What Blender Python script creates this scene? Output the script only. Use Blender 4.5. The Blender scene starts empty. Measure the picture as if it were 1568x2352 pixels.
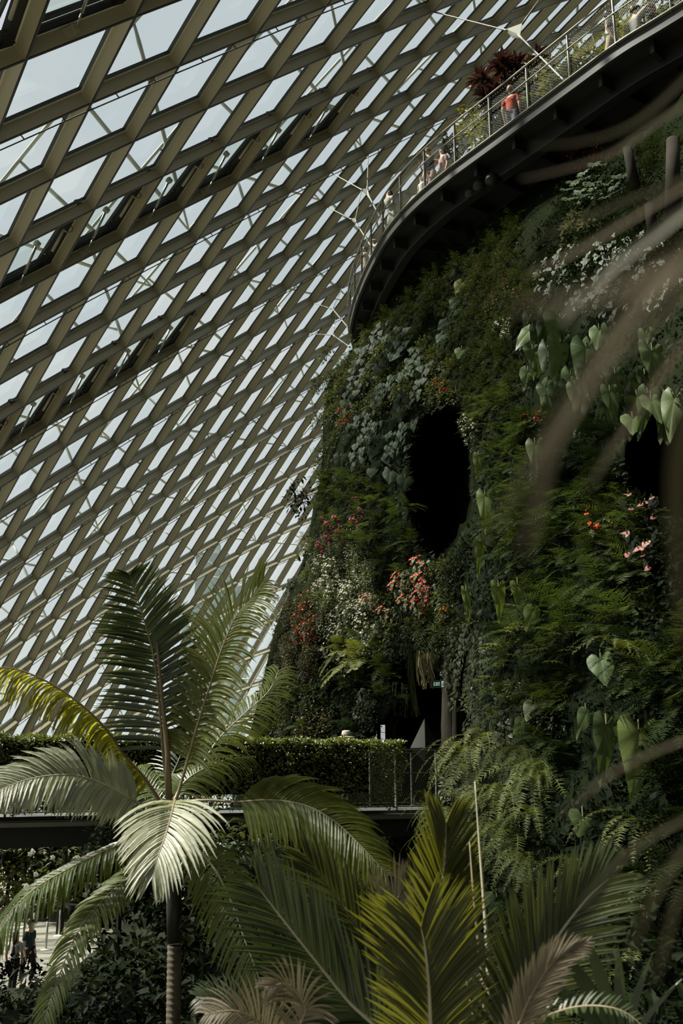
import bpy, math, random
import numpy as np
from mathutils import Vector, Matrix, noise
R = random.Random(7)
PI = math.pi
sc = bpy.context.scene
COL = sc.collection
CZ = 5.5                      # eye height above the garden floor
FPX = 2286.7
PITCH = math.radians(14.794)
cp, sp = math.cos(PITCH), math.sin(PITCH)

# ------------------------------------------------------------- viewing rays of the survey
def ray(x, y):
    u = (x - 784) / FPX; v = -(y - 1176) / FPX
    return Vector((u, cp - v * sp, sp + v * cp))
def at(x, y, Y):
    d = ray(x, y); d = d * (Y / d.y)
    return Vector((d.x, d.y, d.z + CZ))
def atz(x, y, z):
    d = ray(x, y); d = d * ((z - CZ) / d.z)
    return Vector((d.x, d.y, z))
def proj(p):
    q = Vector((p[0], p[1], p[2] - CZ))
    yc = q.y * cp + q.z * sp; zc = -q.y * sp + q.z * cp
    if yc < .05: return (-9999, -9999)
    return (784 + FPX * q.x / yc, 1176 - FPX * zc / yc)

def lerp(a, b, t): return a + (b - a) * t
def interp(x, tab):
    if x <= tab[0][0]: return tab[0][1]
    for (x0, y0), (x1, y1) in zip(tab, tab[1:]):
        if x <= x1: return lerp(y0, y1, (x - x0) / (x1 - x0))
    return tab[-1][1]
def catmull(pts, n):
    P = [Vector(p) for p in pts]
    P = [P[0] * 2 - P[1]] + P + [P[-1] * 2 - P[-2]]
    out = []; m = len(P) - 3
    for k in range(n + 1):
        s = k / n * m; i = min(int(s), m - 1); t = s - i
        a, b, c, d = P[i:i + 4]
        out.append(.5 * ((2 * b) + (c - a) * t + (2 * a - 5 * b + 4 * c - d) * t * t + (-a + 3 * b - 3 * c + d) * t ** 3))
    return out

# ------------------------------------------------------------- mesh builder
class MB:
    def __init__(s): s.v = []; s.f = []; s.m = []; s.uv = {}
    def quadstrip(s, rows, mat=0, close=False):
        b = len(s.v); n = len(rows[0])
        for r in rows: s.v.extend([tuple(p) for p in r])
        for i in range(len(rows) - 1):
            for j in range(n - 1 + (1 if close else 0)):
                k = (j + 1) % n
                s.f.append((b + i * n + j, b + i * n + k, b + (i + 1) * n + k, b + (i + 1) * n + j)); s.m.append(mat)
        return b
    def poly(s, pts, mat=0):
        b = len(s.v); s.v.extend([tuple(p) for p in pts]); s.f.append(tuple(range(b, b + len(pts)))); s.m.append(mat); return b
    def box(s, c, hx, hy, hz, mat=0):
        """c centre, hx hy hz half-extent vectors"""
        c = Vector(c); hx = Vector(hx); hy = Vector(hy); hz = Vector(hz); b = len(s.v)
        for sz in (-1, 1):
            for sx, sy in ((-1, -1), (1, -1), (1, 1), (-1, 1)):
                s.v.append(tuple(c + hx * sx + hy * sy + hz * sz))
        for f in ((0, 3, 2, 1), (4, 5, 6, 7), (0, 1, 5, 4), (1, 2, 6, 5), (2, 3, 7, 6), (3, 0, 4, 7)):
            s.f.append(tuple(b + i for i in f)); s.m.append(mat)
    def abox(s, x0, x1, y0, y1, z0, z1, mat=0):
        s.box(((x0 + x1) / 2, (y0 + y1) / 2, (z0 + z1) / 2), ((x1 - x0) / 2, 0, 0), (0, (y1 - y0) / 2, 0), (0, 0, (z1 - z0) / 2), mat)
    def bar(s, a, b, w, h, up=(0, 0, 1), mat=0):
        a = Vector(a); b = Vector(b); d = b - a; l = d.length
        if l < 1e-6: return
        d /= l; up = Vector(up); x = d.cross(up)
        if x.length < 1e-4: x = d.cross(Vector((1, 0, 0)))
        x.normalize(); z = x.cross(d)
        s.box((a + b) / 2, x * (w / 2), d * (l / 2), z * (h / 2), mat)
    def tube(s, pts, r, n=8, mat=0, cap=True):
        P = [Vector(p) for p in pts]; rr = r if isinstance(r, (list, tuple)) else [r] * len(P)
        rows = []; ref = Vector((.12, .25, 1)).normalized()
        for i, p in enumerate(P):
            d = (P[min(i + 1, len(P) - 1)] - P[max(i - 1, 0)])
            d = d.normalized() if d.length > 1e-9 else Vector((0, 0, 1))
            if abs(d.dot(ref)) > .97: ref = Vector((1, .2, .1)).normalized()
            x = d.cross(ref).normalized(); y = x.cross(d)
            rows.append([p + (x * math.cos(2 * PI * k / n) + y * math.sin(2 * PI * k / n)) * rr[i] for k in range(n)])
        b = s.quadstrip(rows, mat, True)
        if cap and n > 2:
            s.f.append(tuple(b + k for k in reversed(range(n)))); s.m.append(mat)
            e = b + (len(P) - 1) * n
            s.f.append(tuple(e + k for k in range(n))); s.m.append(mat)
    def build(s, name, mats, parent=None, smooth=False, link=True):
        me = bpy.data.meshes.new(name)
        me.from_pydata(s.v, [], s.f)
        if not isinstance(mats, (list, tuple)): mats = [mats]
        for m in mats: me.materials.append(m)
        if len(mats) > 1: me.polygons.foreach_set('material_index', s.m)
        if smooth: me.polygons.foreach_set('use_smooth', [True] * len(s.f))
        if s.uv:
            uvl = me.uv_layers.new(name='UVMap')
            li = np.zeros(len(me.loops), dtype=np.int32); me.loops.foreach_get('vertex_index', li)
            arr = np.zeros((len(s.v), 2), dtype=np.float32)
            for k, t in s.uv.items(): arr[k] = t
            uvl.data.foreach_set('uv', arr[li].ravel())
        me.update()
        o = bpy.data.objects.new(name, me)
        if link: COL.objects.link(o)
        if parent: o.parent = parent
        return o

def tag(o, label=None, cat=None, group=None, kind=None):
    if label: o['label'] = label
    if cat: o['category'] = cat
    if group: o['group'] = group
    if kind: o['kind'] = kind
    return o
def empty(name, loc=(0, 0, 0), label=None, cat=None, group=None, rz=0):
    o = bpy.data.objects.new(name, None); COL.objects.link(o); o.location = loc; o.rotation_euler = (0, 0, rz)
    o.empty_display_size = .1
    return tag(o, label, cat, group)
def copy_tree(o, parent=None):
    c = o.copy(); COL.objects.link(c)
    if parent: c.parent = parent
    for ch in o.children: copy_tree(ch, c)
    return c

# ------------------------------------------------------------- materials
def newmat(name):
    m = bpy.data.materials.new(name); m.use_nodes = True
    nt = m.node_tree; nt.nodes.clear()
    out = nt.nodes.new('ShaderNodeOutputMaterial')
    return m, nt, out
def N(nt, t, **k):
    n = nt.nodes.new(t)
    for a, b in k.items():
        if a[0] == '_': n.inputs[a[1:].replace('_', ' ')].default_value = b
        else: setattr(n, a, b)
    return n
def mixrgb(nt, fac, a, b):
    n = nt.nodes.new('ShaderNodeMix'); n.data_type = 'RGBA'
    for s, v in ((n.inputs[0], fac), (n.inputs[6], a), (n.inputs[7], b)):
        if hasattr(v, 'is_linked') or hasattr(v, 'node'): nt.links.new(v, s)
        elif isinstance(v, (int, float)): s.default_value = v
        else: s.default_value = (*v, 1) if len(v) == 3 else v
    return n.outputs[2]
def plain(name, col, rough=.6, metal=0, col2=None, scale=4, bump=0, spec=.4):
    m, nt, out = newmat(name)
    p = N(nt, 'ShaderNodeBsdfPrincipled'); p.inputs['Roughness'].default_value = rough; p.inputs['Metallic'].default_value = metal
    p.inputs['Specular IOR Level'].default_value = spec
    tc = N(nt, 'ShaderNodeTexCoord'); nz = N(nt, 'ShaderNodeTexNoise'); nz.inputs['Scale'].default_value = scale; nz.inputs['Detail'].default_value = 5
    nt.links.new(tc.outputs['Object'], nz.inputs['Vector'])
    c2 = col2 if col2 else tuple(c * .82 for c in col)
    c = mixrgb(nt, nz.outputs['Fac'], col, c2); nt.links.new(c, p.inputs['Base Color'])
    if bump:
        b = N(nt, 'ShaderNodeBump'); b.inputs['Strength'].default_value = bump; b.inputs['Distance'].default_value = .03
        nt.links.new(nz.outputs['Fac'], b.inputs['Height']); nt.links.new(b.outputs[0], p.inputs['Normal'])
    nt.links.new(p.outputs[0], out.inputs[0]); return m
def leafmat(name, a, b, trans=.3, tcol=None, rough=.45, spec=.35, scale=2.5, vein=None, veinmode='polar', edge=None):
    """two leaf tones; a touch of light passes through the blade"""
    m, nt, out = newmat(name)
    oi = N(nt, 'ShaderNodeObjectInfo'); tc = N(nt, 'ShaderNodeTexCoord')
    nz = N(nt, 'ShaderNodeTexNoise'); nz.inputs['Scale'].default_value = scale; nz.inputs['Detail'].default_value = 3
    nt.links.new(tc.outputs['Object'], nz.inputs['Vector'])
    ad = N(nt, 'ShaderNodeMath', operation='MULTIPLY_ADD'); ad.inputs[1].default_value = .9; nt.links.new(oi.outputs['Random'], ad.inputs[0])
    sb = N(nt, 'ShaderNodeMath', operation='MULTIPLY_ADD'); sb.inputs[1].default_value = 2.6; sb.inputs[2].default_value = -1.3 + .05
    nt.links.new(nz.outputs['Fac'], sb.inputs[0]); nt.links.new(sb.outputs[0], ad.inputs[2]); ad.use_clamp = True
    c = mixrgb(nt, ad.outputs[0], a, b)
    if vein:
        uv = N(nt, 'ShaderNodeUVMap'); sx = N(nt, 'ShaderNodeSeparateXYZ'); nt.links.new(uv.outputs[0], sx.inputs[0])
        # u = across the leaf (-1..1 as 0..1), v = along or radial
        w = N(nt, 'ShaderNodeMath', operation='MULTIPLY'); w.inputs[1].default_value = 1.0
        nt.links.new(sx.outputs[0], w.inputs[0])
        s = N(nt, 'ShaderNodeMath', operation='SINE'); mu = N(nt, 'ShaderNodeMath', operation='MULTIPLY'); mu.inputs[1].default_value = 14 * PI if veinmode == 'polar' else 24 * PI
        nt.links.new(w.outputs[0], mu.inputs[0]); nt.links.new(mu.outputs[0], s.inputs[0])
        ab = N(nt, 'ShaderNodeMath', operation='ABSOLUTE'); nt.links.new(s.outputs[0], ab.inputs[0])
        rp = N(nt, 'ShaderNodeMapRange'); rp.inputs[1].default_value = .16; rp.inputs[2].default_value = .0; nt.links.new(ab.outputs[0], rp.inputs[0])
        sf = N(nt, 'ShaderNodeMath', operation='MULTIPLY'); sf.inputs[1].default_value = .6; nt.links.new(rp.outputs[0], sf.inputs[0])
        c = mixrgb(nt, sf.outputs[0], c, vein)
    p = N(nt, 'ShaderNodeBsdfPrincipled'); p.inputs['Roughness'].default_value = rough; p.inputs['Specular IOR Level'].default_value = spec
    nt.links.new(c, p.inputs['Base Color'])
    t = N(nt, 'ShaderNodeBsdfTranslucent')
    if tcol: t.inputs[0].default_value = (*tcol, 1)
    else: nt.links.new(c, t.inputs[0])
    mx = N(nt, 'ShaderNodeMixShader'); mx.inputs[0].default_value = trans
    nt.links.new(p.outputs[0], mx.inputs[1]); nt.links.new(t.outputs[0], mx.inputs[2]); nt.links.new(mx.outputs[0], out.inputs[0])
    return m
def emis(name, col, st):
    m, nt, out = newmat(name); e = N(nt, 'ShaderNodeEmission'); e.inputs[0].default_value = (*col, 1); e.inputs[1].default_value = st
    nt.links.new(e.outputs[0], out.inputs[0]); return m
def glassmat(name, tint, gl=.06):
    m, nt, out = newmat(name)
    t = N(nt, 'ShaderNodeBsdfTransparent'); t.inputs[0].default_value = (*tint, 1)
    g = N(nt, 'ShaderNodeBsdfGlossy'); g.inputs['Roughness'].default_value = .05; g.inputs[0].default_value = (.8, .9, .86, 1)
    mx = N(nt, 'ShaderNodeMixShader'); mx.inputs[0].default_value = gl
    nt.links.new(t.outputs[0], mx.inputs[1]); nt.links.new(g.outputs[0], mx.inputs[2]); nt.links.new(mx.outputs[0], out.inputs[0]); return m

M = {}
M['steel'] = plain('painted_steel_beam', (.375, .345, .225), .38, 0, (.325, .297, .188), .55)
M['ledge'] = plain('ledge_metal_caught_light', (.85, .84, .72), .35, 0)  # light caught along the glazing ledge put into this pale colour
M['gasket'] = plain('dark_gasket', (.05, .055, .045), .5)
M['black'] = plain('black_metal', (.012, .012, .011), .5)
M['glass'] = glassmat('tinted_dome_glass', (.91, .95, .935))
M['ventglass'] = glassmat('vent_glass', (.74, .82, .77))
M['strut'] = plain('white_painted_tube', (.52, .56, .50), .6)
M['galv'] = plain('galvanised_metal', (.42, .42, .37), .35, .6)
M['rail'] = plain('railing_metal', (.24, .24, .20), .5, .3)
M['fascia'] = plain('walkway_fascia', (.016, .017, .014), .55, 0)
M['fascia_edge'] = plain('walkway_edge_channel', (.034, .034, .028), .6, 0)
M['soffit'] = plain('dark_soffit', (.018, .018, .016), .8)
M['deck'] = plain('grated_deck', (.15, .15, .135), .7, .2, (.09, .09, .08), 30)
M['bridge'] = plain('bridge_steel', (.03, .03, .028), .6)
M['soil'] = plain('planting_felt', (.014, .018, .009), .95, 0, (.006, .008, .004), 5, .6, 0)
M['floor'] = plain('garden_paving', (.29, .275, .23), .85, 0, (.20, .19, .155), 1.2, .1, .2)
M['earth'] = plain('dark_planting_bed', (.02, .022, .012), .95, 0, (.01, .012, .006), 3, .5, .1)
SKY, SUN = 1.0, 11.0
CO = [[-2.10723, -2.72727, 17.35578], [4.07957, -3.60265, 5.60185], [-4.79015, 6.21501, 2.4866], [0.31912, -0.13975, 0.40937], [-1.42387, 1.3611, 0.36892], [0.61804, 0.39205, -1.23239], [-0.00054, 0.07642, -0.21175], [0.32262, -0.20242, 0.36152], [-0.22078, 0.46774, -0.37272], [0.13609, -0.49412, 0.31861], [-0.10069, 0.18501, 0.02535], [0.27005, -0.52341, 0.20432], [-0.28845, 0.68985, -0.6682], [0.12376, -0.47843, 0.57135], [-0.03427, 0.18058, -0.28759]]
# ============================================================= THE DOME (surveyed rhombic gridshell)
LCELL = 2.3
def shell(i, j):
    a = i / 8. - 1; b = j / 8. - 1
    mon = (1, a, b, a*a, a*b, b*b, a**3, a*a*b, a*b*b, b**3, a**4, a**3*b, a*a*b*b, a*b**3, b**4)
    q = [sum(m * c[k] for m, c in zip(mon, CO)) * LCELL for k in range(3)]
    return Vector((q[0], q[2] * cp + q[1] * sp, q[2] * sp - q[1] * cp + CZ))
def shell_n(i, j):
    n = (shell(i + .5, j) - shell(i - .5, j)).cross(shell(i, j + .5) - shell(i, j - .5)).normalized()
    return n if n.dot(Vector((-.65, -.1, .73))) > 0 else -n
FIN = .36
NI, NJ = range(-5, 31), range(-5, 31)
node = {}; nrm = {}
for i in NI:
    for j in NJ:
        if i - j > 15 or j - i > 11: continue
        p = shell(i, j); x, y = proj(p)
        if -650 < x < 1750 and -500 < y < 2150 and p.y > 6 and p.z > 0:
            node[i, j] = p; nrm[i, j] = shell_n(i, j)
# keep only a sound, regular lattice
def okedge(a, b):
    return a in node and b in node and .6 < (node[a] - node[b]).length / LCELL < 1.7
bm = MB()
T = .024
edges = []
for (i, j) in node:
    for (di, dj) in ((1, 0), (0, 1)):
        a, b = (i, j), (i + di, j + dj)
        if okedge(a, b): edges.append((a, b, di))
for a, b, fam in edges:
    p, q = node[a], node[b]; n = (nrm[a] + nrm[b]).normalized()
    d = (q - p).normalized(); s = d.cross(n).normalized()
    na, nb = nrm[a], nrm[b]
    # deep web
    prof = [(-T, 0), (-T, FIN * .755), (-T - .05, FIN * .77), (-T - .05, FIN), (T + .05, FIN), (T + .05, FIN * .77), (T, FIN * .755), (T, 0)]
    r0 = [p + s * u + na * v for u, v in prof]; r1 = [q + s * u + nb * v for u, v in prof]
    b0 = len(bm.v); bm.v.extend([tuple(v) for v in r0 + r1])
    for k in range(8):
        k2 = (k + 1) % 8
        bm.f.append((b0 + k, b0 + k2, b0 + 8 + k2, b0 + 8 + k)); bm.m.append(2 if k in (2, 4) else (1 if k in (1, 5) else 0))
    # dark inner lip
    bm.box((p + q) / 2 - n * .012, d * ((q - p).length / 2), s * (T * 1.05), n * .008, 3)
for a in node:                                    # node plugs
    n = nrm[a]; x = n.cross(Vector((0, 1, 0))).normalized(); y = n.cross(x)
    bm.box(node[a] + n * FIN * .35, x * .05, y * .05, n * (FIN * .38), 0)
wl = bm.build('wall_left', [M['steel'], M['ledge'], M['gasket'], M['black']])
tag(wl, 'olive-grey painted steel diagrid of the glass dome on the left', kind='structure')
cells = []
for (i, j) in node:
    k = [(i, j), (i + 1, j), (i + 1, j + 1), (i, j + 1)]
    if all(t in node for t in k) and all(okedge(k[t], k[(t + 1) % 4]) for t in range(4)): cells.append((i, j))
vents = [(i, 2) for i in range(0, 6)] + [(i, 6) for i in range(1, 6)] + [(-1, -2), (-2, -2), (0, -2)]
vents = [v for v in vents if v in cells]
def corners(c, h):
    i, j = c
    return [node[t] + nrm[t] * h for t in ((i, j), (i + 1, j), (i + 1, j + 1), (i, j + 1))]
bm = MB()
for c in cells:
    if c in vents: continue
    bm.poly(corners(c, FIN * .9))
gl = bm.build('window_1', M['glass']); tag(gl, 'pale green tinted glass panes of the dome', kind='structure')
# thin pipes clipped under some beams
bm = MB()
for r in (0, 4, 7, 9, 11, 13, 15, 17):
    run = [node[i, r] - nrm[i, r] * .1 + (node[i, r] - node[i, r + 1]).normalized() * -.05 for i in range(-4, 26) if (i, r) in node and (i, r + 1) in node]
    if len(run) > 2: bm.tube(run, .016, 5)
    for a, b in zip(run, run[1:]):
        for t in (.28, .7):
            m = a.lerp(b, t); bm.bar(m, m + nrm[0, 0] * .11, .02, .02)
pp = bm.build('sprinkler_pipe', M['gasket'])
tag(pp, 'thin dark pipe run clipped under the steel beams of the dome', 'pipe')
# ---- opened ventilation windows
for c in vents:
    A, B, Cc, D = corners(c, FIN * .85)      # A-B far beam, D-C near (lower) beam, B-C right
    big = c[1] < 0
    name = 'vent_window'
    rowtxt = {2: 'in the upper row of open vents', 6: 'in the lower row of open vents', -2: 'at the top left corner of the dome'}[c[1]]
    cnt = {2: ['first', 'second', 'third', 'fourth', 'fifth', 'sixth'], 6: ['', 'first', 'second', 'third', 'fourth', 'fifth'], -2: ['', '', '']}[c[1]]
    pos = cnt[c[0]] if c[1] != -2 else {-1: 'beside its actuator rod', -2: 'cut by the left edge', 0: 'beyond the top edge'}[c[0]]
    lab = ('%s opened glass vent from the left %s' % (pos, rowtxt)).strip() if c[1] != -2 else 'opened dark glass vent %s, %s' % (rowtxt, pos)
    ctr = (A + B + Cc + D) / 4
    t = empty(name, ctr, lab, 'vent', None)
    loc = lambda v: v - ctr
    n = nrm[c[0], c[1]]
    ab = (B - A).normalized(); bc = (Cc - B).normalized(); Wd = (Cc - B).length; Ld = (B - A).length
    m1 = MB()
    # dark frame lining
    for p, q, w in ((A, B, .03), (D, Cc, .05), (A, D, .02), (B, Cc, .24)):
        inn = ((ctr - (p + q) / 2)); inn -= (q - p).normalized() * inn.dot((q - p).normalized()); inn.normalize()
        m1.box(loc((p + q) / 2 + inn * (w / 2 + .08) + n * .02), (q - p) / 2 * .97, inn * w / 2, n * .06)
    m1.build('frame', M['black'], t)
    for k in range(3):                        # bellows slats along the lower beam
        m2 = MB(); o = -bc * (.20 + k * .12)
        m2.bar(loc(D + o + n * .03), loc(Cc + o - ab * .28 + n * .03), .035, .04, n); m2.build('slat', M['gasket'], t)
    # glass leaf, hinged on the upper beam, pushed outward at the lower edge
    up = n * (.12 if not big else .2)
    a, b, cc, d = A + bc * .1 + ab * .1, B + bc * .1 - ab * .42, Cc - bc * .05 - ab * .42 + up, D - bc * .05 + ab * .1 + up
    m3 = MB(); m3.poly([loc(v) for v in (a, b, cc, d)])
    pn = m3.build('pane', M['ventglass'], t)
    m4 = MB()
    for p, q in ((a, b), (b, cc), (cc, d), (d, a)): m4.bar(loc(p), loc(q), .07, .07, n)
    m4.build('pane_frame', M['gasket'], t)
    # actuator rod with bracket on the lower beam
    foot = D.lerp(Cc, .46) - n * (FIN * .5) + bc * -.06
    head = D.lerp(Cc, .62) - bc * 1.0 + n * .12
    m5 = MB(); m5.tube([loc(foot), loc(foot.lerp(head, .3))], .018, 8); m5.tube([loc(foot.lerp(head, .3)), loc(head)], .032, 8)
    m5.build('actuator_rod', M['galv'], t, True)
    m6 = MB(); m6.box(loc(foot), ab * .06, bc * .05, n * .09); m6.box(loc(foot - ab * .12), ab * .1, bc * .02, n * .1)
    m6.box(loc(head), ab * .05, bc * .05, n * .07); m6.build('bracket', M['steel'], t)
    m7 = MB(); hp = B.lerp(Cc, .32) - ab * .3 - n * .1
    m7.tube([loc(hp + ab * .12 * math.cos(x) - n * .12 * math.sin(x)) for x in [k * PI / 6 for k in range(7)]], .02, 6)
    m7.tube([loc(hp - ab * .12), loc(hp - ab * .12 + bc * .7)], .035, 6)
    m7.build('hinge', M['steel'], t, True)
# ---- outer arch ribs on V struts, seen through the glass
def outer(i, j, h): return shell(i, j) + shell_n(i, j) * h
feet = {}
RIBH = 6.2
arch_ids = []
for s0 in range(-2, 10):
    # arch lines run in direction (2,-4)
    line = [(2 + 4 * k + 2 * m, 4 * m) for k in range(-1, 3) for m in range(-1, 6)]
seen = {}
for k in range(-1, 4):
    for m in range(-1, 6):
        f = (2 + 4 * k + 2 * m, 4 * m)
        key = 2 * f[0] + f[1]          # constant along (2,-4)
        seen.setdefault(key, []).append(f)
arch_names = {}
for key, fs in sorted(seen.items()):
    fs = [f for f in fs if f in node or (f[0], f[1] + 1) in node]
    if not fs: continue
    fs.sort(key=lambda f: f[0])
    j0, j1 = fs[0], fs[-1]
    pts = []
    i0 = j0[0] - 1.5; i1 = j1[0] + 1.5
    for s in range(17):
        i = lerp(i0, i1, s / 16); jj = (key - 2 * i) + .5
        pts.append(outer(i, jj, RIBH))
    xs = [proj(p) for p in pts]
    if not any(-100 < x < 1300 and -100 < y < 1800 for x, y in xs): continue
    arch_names[key] = 1
    ctr = pts[8]
    t = empty('arch_rib', ctr, None, 'arch')
    m = MB(); m.tube([p - ctr for p in pts], .06, 10); m.build('arch_tube', M['strut'], t, True)
    for f in fs:
        for dj in (0, 1):
            g = (f[0], f[1] + dj)
            if g not in node: continue
            base = node[g] + nrm[g] * FIN
            for sd in (-1, 1):
                i = f[0] + (.5 if dj == 0 else -.4) + sd * .22
                top = outer(i, (key - 2 * i) + .5, RIBH)
                m = MB(); ln = [base - ctr, (base + (top - base) * .12) - ctr, (base + (top - base) * .28) - ctr, (base + (top - base) * .9) - ctr, top - ctr]
                m.tube(ln, [.03, .04, .07, .07, .04], 8); m.build('strut', M['strut'], t, True)
    t['label'] = None
    arch_names[key] = (t, fs)
keys = sorted(arch_names)
places = ['near the top left corner', 'above the upper row of open vents', 'beyond the upper row of open vents', 'between the two rows of open vents', 'beyond the lower row of open vents',
          'behind the middle of the diagrid', 'behind the lower diagrid', 'low behind the palm crown', 'farthest, just above the hedge', 'farthest beyond the green wall edge', 'last of all at the green wall edge']
for k, key in enumerate(keys):
    t = arch_names[key][0]; t['label'] = 'pale arch tube and struts outside the glass, ' + places[min(k, len(places) - 1)]

# ---- tension ties between dome nodes and the ring walkway
WH = 15 + CZ
def tie(nd, plate, plateY, end, up, label):
    p0 = node[nd] if nd in node else shell(*nd)
    c = at(*plate, plateY)
    e = at(*end[:2], end[2]); u = node[up] if up in node else shell(*up)
    t = empty('cable_tie', c, label, 'cable')
    d0 = (p0 - c).normalized(); d1 = (e - c).normalized(); d2 = (u - c).normalized()
    for q, dd, r in ((p0, d0, .018), (e, d1, .024), (u, d2, .016)):
        m = MB(); a = dd * .3; b = q - c
        m.tube([a, a.lerp(b, .04), a.lerp(b, .12), b.lerp(a, .12), b], [r * 1.9, r * 1.7, r, r, r * 1.6], 8); m.build('cable', M['rail'], t, True)
    m = MB(); nn = d0.cross(d1).normalized()
    pl = [d0 * .38, d2 * .34, d1 * .42, (d0 + d1).normalized() * .12]
    pl = [d0 * .4 + nn * 0, d2 * .3, d1 * .45, -d2 * .16]
    b = len(m.v); m.v.extend([tuple(v + nn * .03) for v in pl] + [tuple(v - nn * .03) for v in pl])
    m.f += [(b, b+1, b+2, b+3), (b+7, b+6, b+5, b+4)] + [(b+k, b+4+k, b+4+(k+1) % 4, b+(k+1) % 4) for k in range(4)]; m.m += [0] * 6
    m.build('node_plate', M['rail'], t)
tie((6, 1), (1185, 75), 22.5, (1299, 189, 19.4), (8, -1), 'largest pale cable tie with star plate, hanging at top centre right')
tie((7, 4), (843, 443), 29, (893, 538, 25.6), (8, 4), 'cable tie whose star plate hangs beside the walkway visitor in white')
tie((8, 5), (815, 508), 31, (864, 585, 26.9), (9, 5), 'cable tie just below and left of the visitor in white')
tie((11, 8), (764, 710), 37, (803, 757, 32), (12, 8), 'cable tie left of the walkway bend, upper of the two small ones')
tie((12, 9), (765, 770), 38, (803, 797, 33), (13, 9), 'lowest cable tie, just above the leafy edge of the green wall')
# ============================================================= RING WALKWAY
outer_pts = [(9.6, 13.6), (6.89, 16.83), (5.95, 17.9), (5.15, 19.05), (3.94, 20.83), (2.71, 22.63), (1.96, 23.95), (1.38, 25.35), (1.0, 26.8), (.69, 28.3), (.42, 30.1), (.32, 32), (.7, 34), (1.8, 36.2), (3.6, 38)]
NP = 120
path = catmull([(x, y, WH) for x, y in outer_pts], NP)
def inward(k):
    d = (path[min(k + 1, NP)] - path[max(k - 1, 0)]); n = Vector((-d.y, d.x, 0)).normalized()
    return -n if n.x < 0 else n
inw = [inward(k) for k in range(NP + 1)]
inw = [v if v.x > 0 or v.y < 0 else v for v in inw]
for k in range(1, NP + 1):
    if inw[k].dot(inw[k - 1]) < 0: inw[k] = -inw[k]
def ribbon(m, o0, o1, z0, z1, mat=0, k0=0, k1=NP):
    rows = []
    for k in range(k0, k1 + 1):
        a = path[k] + inw[k] * o0; b = path[k] + inw[k] * o1
        rows.append([a + Vector((0, 0, z0)), a + Vector((0, 0, z1)), b + Vector((0, 0, z1)), b + Vector((0, 0, z0))])
    m.quadstrip(rows, mat, True)
    m.poly(rows[0][::-1], mat); m.poly(rows[-1], mat)
wk = empty('elevated_walkway', path[40], 'dark curved elevated walkway sweeping from upper right around the green wall', 'walkway')
off = -path[40]
def wpart(m, name, mat, smooth=False):
    m.v = [tuple(Vector(v) + off) for v in m.v]; return m.build(name, mat, wk, smooth)
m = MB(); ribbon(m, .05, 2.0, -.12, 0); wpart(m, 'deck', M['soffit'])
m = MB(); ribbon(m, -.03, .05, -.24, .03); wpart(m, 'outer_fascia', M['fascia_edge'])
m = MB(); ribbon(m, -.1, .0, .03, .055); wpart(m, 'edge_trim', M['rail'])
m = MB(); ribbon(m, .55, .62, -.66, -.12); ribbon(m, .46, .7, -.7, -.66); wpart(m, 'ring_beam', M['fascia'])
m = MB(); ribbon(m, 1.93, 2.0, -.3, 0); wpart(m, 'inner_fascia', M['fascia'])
acc = 0; marks = []; last = 0
cum = [0]
for k in range(NP): cum.append(cum[-1] + (path[k + 1] - path[k]).length)
def atlen(s):
    for k in range(NP):
        if cum[k + 1] >= s:
            t = (s - cum[k]) / (cum[k + 1] - cum[k]); return path[k].lerp(path[k + 1], t), inw[k].lerp(inw[k + 1], t).normalized(), (path[k + 1] - path[k]).normalized()
    return path[NP], inw[NP], (path[NP] - path[NP - 1]).normalized()
s = 1.0
while s < cum[-1] - .5:
    p, n, d = atlen(s)
    m = MB(); m.box(p + n * .36 + Vector((0, 0, -.33)), n * .2, d * .05, Vector((0, 0, .16))); m.box(p + n * 1.3 + Vector((0, 0, -.26)), n * .65, d * .04, Vector((0, 0, .14)))
    wpart(m, 'cross_beam', M['fascia']); s += 1.35
# railings are lifted in one piece each: outer and inner run
def railing(o, label, name='railing'):
    rt = empty(name, path[40] + inw[40] * o, label, 'railing', 'railings of the elevated walkway')
    of = -(path[40] + inw[40] * o)
    RHt = 1.22
    m = MB()
    top = [path[k] + inw[k] * (o - .06) + Vector((0, 0, RHt)) + of for k in range(NP + 1)]
    m.tube(top, .026, 6); m.build('top_rail', M['rail'], rt, True)
    m = MB(); m.tube([p - Vector((0, 0, .42)) for p in top], .018, 6); m.build('middle_rail', M['rail'], rt, True)
    s = .55
    while s < cum[-1]:
        p, n, d = atlen(s); m = MB()
        b = p + n * o + of
        m.box(b + Vector((0, 0, RHt / 2)) + n * -.03, d * .012, n * .03, Vector((0, 0, RHt / 2))); m.build('post', M['rail'], rt); s += 1.3
    m = MB(); s = 0; w = .0017
    step = .085
    while s < cum[-1] - 1.6:
        for sg in (1, -1):
            a, n, d = atlen(s if sg > 0 else s + 1.3); b, n2, d2 = atlen(s + 1.3 if sg > 0 else s)
            q0 = a + n * o + Vector((0, 0, .06)) + of; q1 = b + n2 * o + Vector((0, 0, RHt - .03)) + of
            up = Vector((0, 0, w)) + d * w * .5
            m.poly([q0 - up, q0 + up, q1 + up, q1 - up])
        s += step
    ms = m.build('wire_mesh', M['rail'], rt)
    return rt
railing(-.02, 'outer mesh railing with slim posts along the outer edge of the elevated walkway')
railing(1.85, 'inner mesh railing of the elevated walkway, behind its visitors')
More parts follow.
